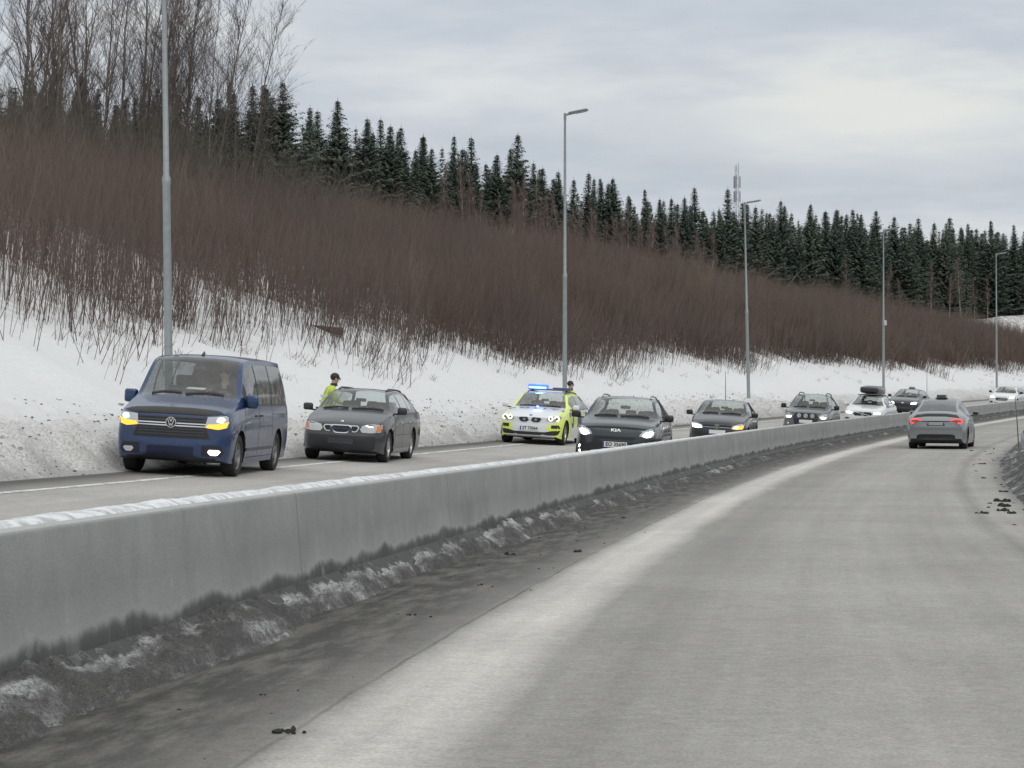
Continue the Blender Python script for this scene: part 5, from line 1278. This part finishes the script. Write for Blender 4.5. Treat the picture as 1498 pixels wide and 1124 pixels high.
def build_golf():
    P = paint('hatch_black', (.030, .030, .034), .35, .3, (.13, .13, .13), .45)
    T = car_table(4.12, 1.80, 1.45, .17, .80, 1.0, .98, 1.66, 3.55, 3.95, 1.03, .93, .99, .655)
    c = Car('hatchback', T, dict(W=1.80, H=1.45, wheelbase=2.63, front_overhang=.72, wheel_r=.315, arch=.37, paint=P, breaks=[1.28, 2.1, 2.18, 2.95, 3.05, 3.5], step=.06,
        bow=[(0, .15), (.4, .18), (1.0, .20), (1.66, .12), (2.4, 0), (3.9, 0), (4.12, .1)], nose=[(.2, .08), (.3, .15), (.5, .16), (.7, .13), (.8, .06)], tail=[(.3, .08), (.9, .05)],
        glass=dict(wind=(.98, 1.64), rear=(3.57, 3.92), side=(1.26, 3.5), pillars=[(2.1, 2.18), (2.95, 3.05)])))
    tag(c.root, 'black hatchback whose one headlight glows amber, following the teal crossover', 'car')
    c.wheels(5, .21); c.mirrors(.52, 1.0, plain('mirror_black', (.02, .02, .024), .3), .88)
    for sd in (-1, 1):
        h = c.patch('headlight', 'front', [(sd*.42, .60), (sd*.44, .68), (sd*.60, .74), (sd*.80, .79), (sd*.83, .72), (sd*.78, .60), (sd*.6, .575)], LENS, off=.008, nx=10)
        c.patch('main_beam' if sd < 0 else 'indicator', 'front', [(sd*.46, .605), (sd*.48, .66), (sd*.62, .70), (sd*.80, .72), (sd*.77, .61), (sd*.6, .585)], HEAD2 if sd < 0 else AMBER, off=.018, nx=8, parent=h)
        if sd > 0: c.patch('main_beam', 'front', [(.50, .625), (.52, .655), (.60, .68), (.64, .665), (.6, .62)], HEAD, off=.026, nx=4, parent=h)
    c.patch('grille', 'front', [(-.42, .60), (-.42, .69), (.42, .69), (.42, .60)], BLACK, off=.006, nx=10); c.strip('chrome_bar', 'front', [(-.42, .63), (.42, .63)], .012, CHROME, off=.014)
    c.ring_logo(.655, .072, letters=VWL, off=.03)
    c.patch('bumper_intake', 'front', [(-.55, .26), (-.60, .44), (.60, .44), (.55, .26)], BLACK, off=.006, nx=10)
    c.plate(.49, 'VJ 28471') if False else c.plate(.49)
    c.wipers(.46); c.seams([[(.44, .4), (.48, .9)], [(1.3, .3), (1.38, .93)]]); c.handles([1.2, 2.05], .80, CHROME)
    c.interior(2, y0=1.30, gap=.82, seat_z=.52, h=.60, dash_y=.58, dash_z=.96); c.place(66.6, -2.2, R(2.5)); return c
def build_duster():
    P = paint('suv_grey', (.13, .135, .14), .4, .36, (.24, .24, .235), .5)
    T = car_table(4.20, 1.80, 1.64, .21, .98, 1.10, 1.0, 1.60, 3.62, 4.04, 1.15, 1.03, 1.10, .60)
    c = Car('suv', T, dict(W=1.80, H=1.64, wheelbase=2.67, front_overhang=.74, wheel_r=.345, arch=.41, paint=P, breaks=[1.26, 2.1, 2.2, 2.9, 3.0, 3.7], step=.06,
        bow=[(0, .13), (.4, .17), (1.0, .18), (1.6, .10), (2.4, 0), (3.9, 0), (4.2, .08)], nose=[(.25, .08), (.4, .14), (.6, .15), (.85, .11), (1.0, .06)], tail=[(.3, .06), (.9, .04)],
        glass=dict(wind=(1.0, 1.58), rear=(3.64, 4.0), side=(1.24, 3.7), pillars=[(2.1, 2.2), (2.9, 3.0)])))
    tag(c.root, 'grey boxy off-roader with three extra lamps across its grille', 'car')
    c.wheels(5, .22, DARKALLOY); c.mirrors(.50, 1.13, plain('mirror_black', (.02, .02, .024), .3), .88, (.2, .13, .18))
    for sd in (-1, 1):
        h = c.patch('headlight', 'front', [(sd*.50, .76), (sd*.48, .84), (sd*.60, .92), (sd*.80, .94), (sd*.83, .82), (sd*.78, .72), (sd*.6, .72)], LENS, off=.008, nx=8)
        c.patch('main_beam', 'front', [(sd*.54, .755), (sd*.53, .80), (sd*.62, .82), (sd*.76, .80), (sd*.74, .74), (sd*.6, .735)], HEAD2, off=.018, nx=6, parent=h)
        MB().ball((0, 0, 0), (.05, .02, .05), 12, 8).build('fog_lamp', LENS, c.root, 60).location = (sd*.66, c.cast('front', sd*.66, .52)[0].y-.004, .52)
    c.patch('grille', 'front', [(-.48, .76), (-.46, .93), (.46, .93), (.48, .76)], BLACK, off=.006, nx=10)
    for x in (-.25, 0, .25):
        p, n = c.cast('front', x, .86); m = MB(); m.lathe([(.0, 0), (-.03, .0), (-.03, .075), (-.015, .085), (.03, .07), (.03, 0)], 18, 'y'); o = m.build('auxiliary_lamp', plain('aux_lens', (.40, .41, .43), .2), c.root, 50); o.location = (x, p.y-.035, .83)
    c.patch('bumper_intake', 'front', [(-.42, .40), (-.48, .74), (.48, .74), (.42, .40)], BLACK, off=.010, nx=10); c.plate(.62, gap=.012)
    c.patch('skid_plate', 'front', [(-.40, .28), (-.42, .38), (.42, .38), (.40, .28)], ALLOY, off=.012, nx=8)
    c.rails(1.05, 3.2, BLACK, .52, .07); c.wipers(.46); c.antenna(2.8); c.handles([1.2, 2.05], .92, P); c.seams([[(.44, .4), (.48, 1.0)], [(1.3, .3), (1.38, 1.03)]])
    c.interior(2, y0=1.30, gap=.82, seat_z=.64, h=.62, dash_y=.58, dash_z=1.06); c.place(82.6, -1.62, R(1.5)); return c
def far_car(name, label, P, L, Wd, Hh, d, u, glow, grille, wheel_r=.33, yaw=0, hood=.82, cowl=1.02, box=False, taxi=False, gm=BLACK, bars=True):
    T = car_table(L, Wd, Hh, .17, hood, cowl, 1.1, 1.85, L-.75, L-.25, cowl+.02, .95, 1.0, Wd*.32)
    c = Car(name, T, dict(W=Wd, H=Hh, wheelbase=L*.61, front_overhang=.76, wheel_r=wheel_r, arch=wheel_r+.05, paint=P, breaks=[1.38, 2.25, 2.33, 3.1, 3.18, L-.8], step=.07,
        bow=[(0, .15), (.4, .18), (1.1, .20), (1.85, .12), (2.6, 0), (L-.3, 0), (L, .1)], nose=[(.2, .08), (.3, .15), (.5, .16), (.7, .13), (.8, .06)], tail=[(.3, .08), (.9, .05)],
        glass=dict(wind=(1.1, 1.83), rear=(L-.73, L-.3), side=(1.36, L-.8), pillars=[(2.25, 2.33), (3.1, 3.18)])))
    tag(c.root, label, 'car'); c.wheels(5, .21); c.mirrors(.62, cowl+.02, BLACK if not box else P, Wd/2-.02)
    k = hood-.80
    for sd in (-1, 1):
        h = c.patch('headlight', 'front', [(sd*.46, .62+k), (sd*.46, .70+k), (sd*.62, .75+k), (sd*.82, .78+k), (sd*.83, .70+k), (sd*.76, .62+k)], LENS, off=.008, nx=8)
        c.patch('main_beam', 'front', [(sd*a, b+k) for a, b in glow], HEAD, off=.018, nx=6, parent=h)
        c.patch('bumper_vent', 'front', [(sd*.60, .34), (sd*.60, .46), (sd*.80, .48), (sd*.82, .36)], BLACK, off=.006, nx=6)
    g = c.patch('grille', 'front', grille, gm, off=.010, nx=10)
    c.patch('bumper_intake', 'front', [(-.5, .26), (-.52, .38), (.52, .38), (.5, .26)], BLACK, off=.006, nx=10)
    c.wipers(.60); c.handles([1.3, 2.2], .82, P)
    c.interior(2, y0=1.45, gap=.85, seat_z=.52, h=.60, dash_y=.72, dash_z=cowl-.04); c.place(d, u, yaw); return c
def taxi_sign(c, y, H_, mat):
    m = MB(); m.add(*rbox((0, y, H_+.075), (.34, .15, .12), .045, 2)); o = m.build('taxi_sign', mat, c.root, 50)
    MB().add(*rbox((0, y, H_+.01), (.40, .22, .025), .01, 1)).build('sign_base', BLACK, o); return o
def build_far():
    WHI = paint('wagon_white', (.72, .73, .73), 0, .3, (.42, .42, .40), .5)
    c = far_car('station_wagon', 'white station wagon carrying a black roof box', WHI, 4.70, 1.87, 1.46, 99.5, -1.85, [(.50, .63), (.50, .70), (.66, .73), (.80, .72), (.76, .64)], [(-.42, .56), (-.44, .66), (-.40, .74), (.40, .74), (.44, .66), (.42, .56)], box=True)
    c.strip('grille_slash', 'front', [(-.34, .73), (.34, .58)], .022, CHROME, off=.016); p, n = c.cast('front', 0, .655); m = MB(); m.lathe([(-.01, .055), (-.014, .075), (0, .08)], 18, 'y'); m.build('emblem', CHROME, c.root).location = (0, p.y-.016, .655)
    c.rails(1.5, 3.4, BLACK, .52, .05)
    m = MB(); v, f = rbox((0, 0, 0), (.96, 2.1, .42), .13, 4); v = [(x*(1-.25*max(0, -(y)-.45)), y, z if y > -.5 else z*(1-.45*(-y-.5)/.6)+.05*(-y-.5)/.6) for x, y, z in v]; m.add(v, f)
    o = m.build('roof_box', plain('roof_box_black', (.022, .022, .026), .3, coat=.5), None, 50); M = c.root.matrix_world; o.matrix_world = M @ Matrix.Translation((.0, 1.75, 1.70)); tag(o, 'black streamlined roof box strapped on the white station wagon', 'roof box')
    for y in (-.5, .5): MB().box((0, y, -.215), (1.16, .06, .04)).build('mounting_bar', BLACK, o)
    DK = paint('taxi_dark', (.045, .048, .056), .35, .3, (.15, .15, .155), .4)
    c = far_car('taxi', 'dark grey taxi with roof sign and bright headlights behind the white wagon', DK, 4.50, 1.80, 1.47, 124, -4.22, [(.46, .64), (.48, .70), (.66, .75), (.80, .74), (.76, .65)], [(-.52, .50), (-.46, .66), (.46, .66), (.52, .50)])
    taxi_sign(c, 2.1, 1.47, plain('taxi_grey', (.34, .36, .40), .4)); p, n = c.cast('front', 0, .72); MB().ball((0, p.y-.005, .70), (.075, .015, .05), 14, 8).build('emblem', CHROME, c.root, 60)
    W2 = paint('sedan_white', (.76, .77, .77), 0, .28, (.5, .5, .48), .35)
    c = far_car('sedan', 'lone white sedan with headlights on, farthest along the oncoming lane', W2, 4.85, 1.86, 1.46, 147, -2.65, [(.48, .65), (.50, .73), (.68, .77), (.82, .75), (.76, .66)], [(-.34, .52), (-.42, .62), (-.38, .72), (.38, .72), (.42, .62), (.34, .52)], hood=.84)
    for z in (.58, .66): c.strip('grille_bar', 'front', [(-.36, z), (.36, z)], .02, CHROME, off=.014)
def build_tesla():
    P = paint('taxi_silver', (.26, .275, .285), .55, .34, (.23, .235, .235), .55)
    # nose first along the table; seen from behind
    L = 4.62; w = .96
    T = [(0, .26, .80*w, .76*w, .66, .72*w, .73, .76), (.10, .20, .90*w, .87*w, .73, .82*w, .79, .82), (.45, .17, .98*w, .94*w, .84, .87*w, .92, .96), (.95, .17, w, .96*w, .95, .88*w, 1.05, 1.09),
         (1.75, .17, w, .965*w, 1.0, .60, 1.50, 1.56), (2.3, .17, w, .965*w, 1.02, .60, 1.575, 1.625), (2.9, .17, w, .965*w, 1.05, .585, 1.54, 1.59), (3.5, .17, w, .955*w, 1.07, .60, 1.40, 1.455), (4.15, .18, .985*w, .93*w, 1.06, .70, 1.155, 1.21), (4.28, .19, .975*w, .92*w, 1.03, .72, 1.115, 1.165), (4.36, .20, .965*w, .91*w, .98, .74, 1.07, 1.09), (4.52, .24, .93*w, .88*w, .86, .74*w, .97, 1.0), (4.62, .34, .88*w, .84*w, .74, .74*w, .84, .86)]
    c = Car('silver_car', T, dict(W=1.92, H=1.62, wheelbase=2.89, front_overhang=.78, wheel_r=.345, arch=.395, paint=P, breaks=[1.5, 2.45, 2.53, 3.4, 3.75], step=.05, rear_glass=GLASSD, side_glass=GLASSD,
        bow=[(0, .16), (.5, .2), (1.0, .22), (1.75, .12), (2.4, 0), (3.6, 0), (4.1, -.06), (4.28, -.10), (4.62, -.16)], nose=[(.2, .08), (.5, .18), (.7, .08)], tail=[(.3, .02), (.5, .07), (.72, .09), (.86, .03)],
        glass=dict(wind=(.97, 1.73), rear=(3.0, 4.12), side=(1.4, 3.75), pillars=[(2.45, 2.53), (3.4, 3.46)], roof=(1.78, 2.98))))
    tag(c.root, 'silver grey taxi driving away with red tail lights, alone in the near lane', 'car')
    c.wheels(7, .25, DARKALLOY); c.mirrors(.62, 1.10, plain('mirror_black', (.02, .02, .024), .3), .92, (.21, .13, .15))
    for sd in (-1, 1):
        h = c.patch('tail_light', 'rear', [(sd*.42, .90), (sd*.44, .955), (sd*.60, .985), (sd*.80, .975), (sd*.86, .93), (sd*.84, .83), (sd*.74, .815), (sd*.60, .87)], plain('tail_lens', (.16, .012, .012), .15, 0, 1), off=.010, nx=14)
        c.strip('light_strip', 'rear', [(sd*.45, .925), (sd*.60, .965), (sd*.76, .955), (sd*.825, .915), (sd*.815, .86), (sd*.75, .835), (sd*.69, .855)], .034, REDL, off=.018, parent=h)
    c.patch('spoiler_lip', 'rear', [(-.72, 1.03), (-.68, 1.10), (-.3, 1.145), (.3, 1.145), (.68, 1.10), (.72, 1.03), (.3, 1.075), (-.3, 1.075)], plain('spoiler_black', (.012, .012, .02), .25), off=.035, nx=18)
    c.strip('tailgate_strip', 'rear', [(-.44, .90), (.44, .90)], .022, BLACK, off=.010)
    c.patch('plate_recess', 'rear', [(-.30, .755), (-.29, .885), (.29, .885), (.30, .755)], BLACK, off=.006, nx=8)
    c.plate(.825, '', 'rear', sz=(.46, .10), gap=.012, mat=plain('plate_dull', (.36, .36, .35), .6), blue=False)
    c.patch('diffuser', 'rear', [(-.68, .24), (-.62, .44), (-.50, .48), (.50, .48), (.62, .44), (.68, .24)], plain('diffuser_black', (.012, .012, .014), .6), off=.012, nx=16)
    c.patch('lower_valance', 'rear', [(-.60, .20), (-.62, .27), (.62, .27), (.60, .20)], BLACK, off=.0, nx=10)
    c.strip('bumper_crease', 'rear', [(-.80, .66), (.80, .66)], .03, P, off=.012)
    taxi_sign(c, 1.62, 1.625, plain('taxi_sign_grey', (.36, .38, .42), .4)); MB().add(*rbox((0, 0, .0), (.30, .06, .05), .015, 1)).build('sign_lamp', plain('sign_lamp_dark', (.10, .11, .14), .3), c.root).location = (0, 1.72, 1.72)
    c.interior(2, y0=1.45, gap=.9, seat_z=.55, h=.62, dash_y=.72, dash_z=.98); c.seams([[(1.5, .3), (1.6, 1.0)]]); c.handles([1.45, 2.4], .92, P)
    c.place(75.0, 4.15, R(-1.0), rev=True); return c
GLASSM = glass('van_side_glass', (.46, .48, .49), dust_sheen=.24); HEAD2 = emis('headlight_soft', (1, .97, .90), 3.0)  # thicker pale film lightens these side windows, standing in for reflected snow
CARS = {}
for nm, fn in (('van', build_van), ('saab', build_saab), ('police', build_police), ('kia', build_kia), ('golf', build_golf), ('duster', build_duster), ('far', build_far), ('tesla', build_tesla)):
    CARS[nm] = fn()

# ------------------------------------------------------------------ people
def skin_mesh(name, verts, edges, mat, sub=2):
    """verts: (x, y, z, rx, ry); grown into one surface with the Skin modifier"""
    me = bpy.data.meshes.new(name); me.from_pydata([v[:3] for v in verts], edges, []); o = bpy.data.objects.new(name, me); COL.objects.link(o)
    o.modifiers.new('skin', 'SKIN'); sk = me.skin_vertices[0].data
    for i, v in enumerate(verts): sk[i].radius = (v[3], v[4] if len(v) > 4 else v[3]); sk[i].use_root = (i == 0)
    m = o.modifiers.new('sub', 'SUBSURF'); m.levels = sub; m.render_levels = sub
    dg = bpy.context.evaluated_depsgraph_get(); out = bpy.data.meshes.new_from_object(o.evaluated_get(dg)); out.name = name
    bpy.data.objects.remove(o); out.polygons.foreach_set('use_smooth', [True]*len(out.polygons)); out.materials.clear(); out.materials.append(mat); return out
SKIN = plain('skin', (.42, .29, .235), .6); HAIRM = plain('dark_hair', (.025, .018, .015), .6)
HIVIS = plain('hi_vis_yellow', (.58, .74, .06), .7); REFL = plain('reflective_tape', (.62, .63, .64), .4); NAVYC = plain('navy_cloth', (.022, .026, .045), .85)
def person(label, loc, rz, J, jacket, seated=False):
    """J: joint positions, front is -Y"""
    o = empty('person', loc); o.rotation_euler = (0, 0, rz); tag(o, label, 'person')
    V = []; E_ = []
    def v(p, r, ry=None, par=None):
        V.append((*p, r, ry or r)); i = len(V)-1
        if par is not None: E_.append((par, i))
        return i
    pel = v(J['pelvis'], .15, .11); ab = v(J['waist'], .135, .10, pel); ch = v(J['chest'], .165, .115, ab); sh = v(J['collar'], .10, .08, ch); nk = v(J['neck'], .055, .058, sh); hd = v(J['head'], .078, .095, nk); tp = v(J['top'], .066, .082, hd)
    for sd in ('L', 'R'):
        a = v(J['sho'+sd], .062, None, ch); b = v(J['elb'+sd], .044, None, a); c = v(J['wri'+sd], .030, None, b); h = v(J['han'+sd], .036, .02, c)
        d = (Vector(J['han'+sd])-Vector(J['wri'+sd])).normalized(); s_ = d.cross(Vector((0, 1, 0))).normalized() if abs(d.y) < .9 else Vector((1, 0, 0))
        for q, l in ((-.030, .065), (-.010, .075), (.011, .070), (.031, .055)):
            p1 = Vector(J['han'+sd]) + d*.045 + s_*q; f1 = v(p1, .010, None, h); v(p1 + d*l*.6 + Vector((0, -.018, 0)), .008, None, f1)
        t1 = v(Vector(J['han'+sd]) + s_*-.045 + Vector((0, -.02, 0)), .011, None, h); v(Vector(J['han'+sd]) + s_*-.06 + d*.035 + Vector((0, -.03, 0)), .009, None, t1)
        k0 = v(J['hip'+sd], .088, None, pel); k1 = v(J['kne'+sd], .062, None, k0); k2 = v(J['ank'+sd], .042, None, k1); v(J['toe'+sd], .042, .03, k2)
    body = link('body', skin_mesh('body', V, E_, SKIN), None, o)
    # face
    H = Vector(J['head']); fc = MB(); fc.ball(H + Vector((0, -.098, .002)), (.014, .022, .026), 10, 8); fc.build('nose', SKIN, body, 60)
    for sx in (-1, 1):
        MB().ball(H + Vector((sx*.033, -.086, .028)), (.012, .010, .009), 10, 6).build('eye', plain('eye_dark', (.03, .03, .035), .2), body, 60)
        MB().ball(H + Vector((sx*.080, .005, .0)), (.012, .022, .034), 10, 8).build('ear', SKIN, body, 60)
    MB().ball(H + Vector((0, -.083, -.045)), (.026, .010, .008), 12, 6).build('mouth', plain('lips', (.36, .16, .14), .5), body, 60)
    hr = MB(); n = 18
    for i in range(9):
        pass
    hr.ball(H + Vector((0, .018, .050)), (.092, .104, .092), 20, 12); hr.build('hair', HAIRM, o, 60)
    # jacket and trousers follow the same joints, a little fuller
    Vj = []; Ej = []
    def w(p, r, ry=None, par=None):
        Vj.append((*p, r, ry or r)); i = len(Vj)-1
        if par is not None: Ej.append((par, i))
        return i
    p0 = w(J['waist'], .165, .13); 
    if not seated: w(tuple(Vector(J['pelvis'])+Vector((0, 0, -.02))), .175, .135, p0)
    p1 = w(J['chest'], .195, .14, p0); p2 = w(J['collar'], .095, .085, p1)
    for sd in ('L', 'R'):
        a = w(J['sho'+sd], .080, None, p1); b = w(J['elb'+sd], .060, None, a); w(tuple(Vector(J['elb'+sd]).lerp(Vector(J['wri'+sd]), .9)), .046, None, b)
    link('jacket', skin_mesh('jacket', Vj, Ej, jacket), None, o)
    Vj = []; Ej = []; p0 = w(J['pelvis'], .165, .125)
    for sd in ('L', 'R'):
        a = w(J['hip'+sd], .10, None, p0); b = w(J['kne'+sd], .075, None, a); w(tuple(Vector(J['ank'+sd])+Vector((0, 0, .02))), .062, None, b)
    link('trousers', skin_mesh('trousers', Vj, Ej, NAVYC), None, o)
    for sd in ('L', 'R'):
        A = Vector(J['ank'+sd]); T = Vector(J['toe'+sd]); c = (A+T)/2; MB().add(*rbox((c.x, c.y, T.z-.005), (.105, .27, .085), .035, 2)).build('boot', BLACK, o, 50)
    if jacket is HIVIS:
        for z, r1, r2 in ((J['chest'][2]-.06, .232, .178), (J['waist'][2]+.02, .205, .165)):
            c = Vector(J['waist']).lerp(Vector(J['chest']), (z-J['waist'][2])/(J['chest'][2]-J['waist'][2])); V_ = []; F_ = []; n = 28
            for k in range(n):
                q = 2*PI*k/n
                for dz in (-.025, .025): V_.append((c.x+r1*math.cos(q), c.y+r2*math.sin(q), z+dz))
            F_ = [(2*k, 2*((k+1) % n), 2*((k+1) % n)+1, 2*k+1) for k in range(n)]; MB().add(V_, F_).build('reflective_band', REFL, o, 60)
        cl = MB(); cl.lathe([(-.03, .085), (.035, .075)], 20, 'z', J['neck']); cl.build('collar', NAVYC, o, 60)
    return o
STAND = dict(pelvis=(0, 0, .96), waist=(0, -.01, 1.12), chest=(0, 0, 1.33), collar=(0, .0, 1.47), neck=(0, -.01, 1.53), head=(0, -.02, 1.66), top=(0, -.015, 1.72),
    shoL=(-.20, 0, 1.42), elbL=(-.27, .03, 1.15), wriL=(-.26, -.10, .93), hanL=(-.255, -.14, .85), shoR=(.20, 0, 1.42), elbR=(.27, .03, 1.15), wriR=(.26, -.10, .93), hanR=(.255, -.14, .85),
    hipL=(-.10, 0, .90), kneL=(-.11, -.03, .50), ankL=(-.12, .02, .09), toeL=(-.13, -.13, .045), hipR=(.10, 0, .90), kneR=(.11, -.03, .50), ankR=(.12, .02, .09), toeR=(.13, -.13, .045))
def build_people():
    # officer at the passenger window of the dark wagon, bending a little towards it, feet in the snow
    J = dict(STAND); 
    J.update(waist=(0, -.04, 1.10), chest=(0, -.12, 1.29), collar=(0, -.18, 1.42), neck=(0, -.21, 1.475), head=(0, -.25, 1.60), top=(0, -.255, 1.66), shoL=(-.20, -.14, 1.38), elbL=(-.27, -.20, 1.13), wriL=(-.20, -.40, 1.05), hanL=(-.18, -.47, 1.04), shoR=(.20, -.14, 1.38), elbR=(.27, -.16, 1.12), wriR=(.24, -.32, .95), hanR=(.235, -.37, .89))
    d, u = 46.6, -8.22; p = hill_pt(np.array([d]), np.array([u]))[0]
    person('person in a yellow high visibility jacket standing at the window of the dark wagon', (float(p[0]), float(p[1]), float(p[2])-.03), PI/2+.25, J, HIVIS)
    d, u = 66.6, -6.86; q = pt(d, u)
    person('person with dark hair and yellow vest standing behind the police car', q, R(115), dict(STAND), HIVIS)
    # driver of the blue van
    J = dict(pelvis=(0, .12, .62-.02), waist=(0, .16, .78), chest=(0, .17, .98), collar=(0, .15, 1.11), neck=(0, .13, 1.165), head=(0, .10, 1.29), top=(0, .105, 1.35), shoL=(-.20, .15, 1.06), elbL=(-.25, -.08, .87), wriL=(-.14, -.32, .95), hanL=(-.13, -.39, .98), shoR=(.20, .15, 1.06), elbR=(.25, -.08, .87), wriR=(.14, -.32, .95), hanR=(.13, -.39, .98),
        hipL=(-.10, .08, .58), kneL=(-.13, -.36, .62), ankL=(-.13, -.46, .22), toeL=(-.13, -.60, .20), hipR=(.10, .08, .58), kneR=(.13, -.36, .62), ankR=(.13, -.46, .22), toeR=(.13, -.60, .20))
    o = person('person in a dark jacket sitting at the wheel of the blue van', (0, 0, 0), 0, J, plain('dark_jacket', (.05, .055, .07), .85), True)
    o.rotation_euler = (0, 0, 0); o.matrix_world = CARS['van'].root.matrix_world @ Matrix.Translation((.38, .98, .36))
build_people()
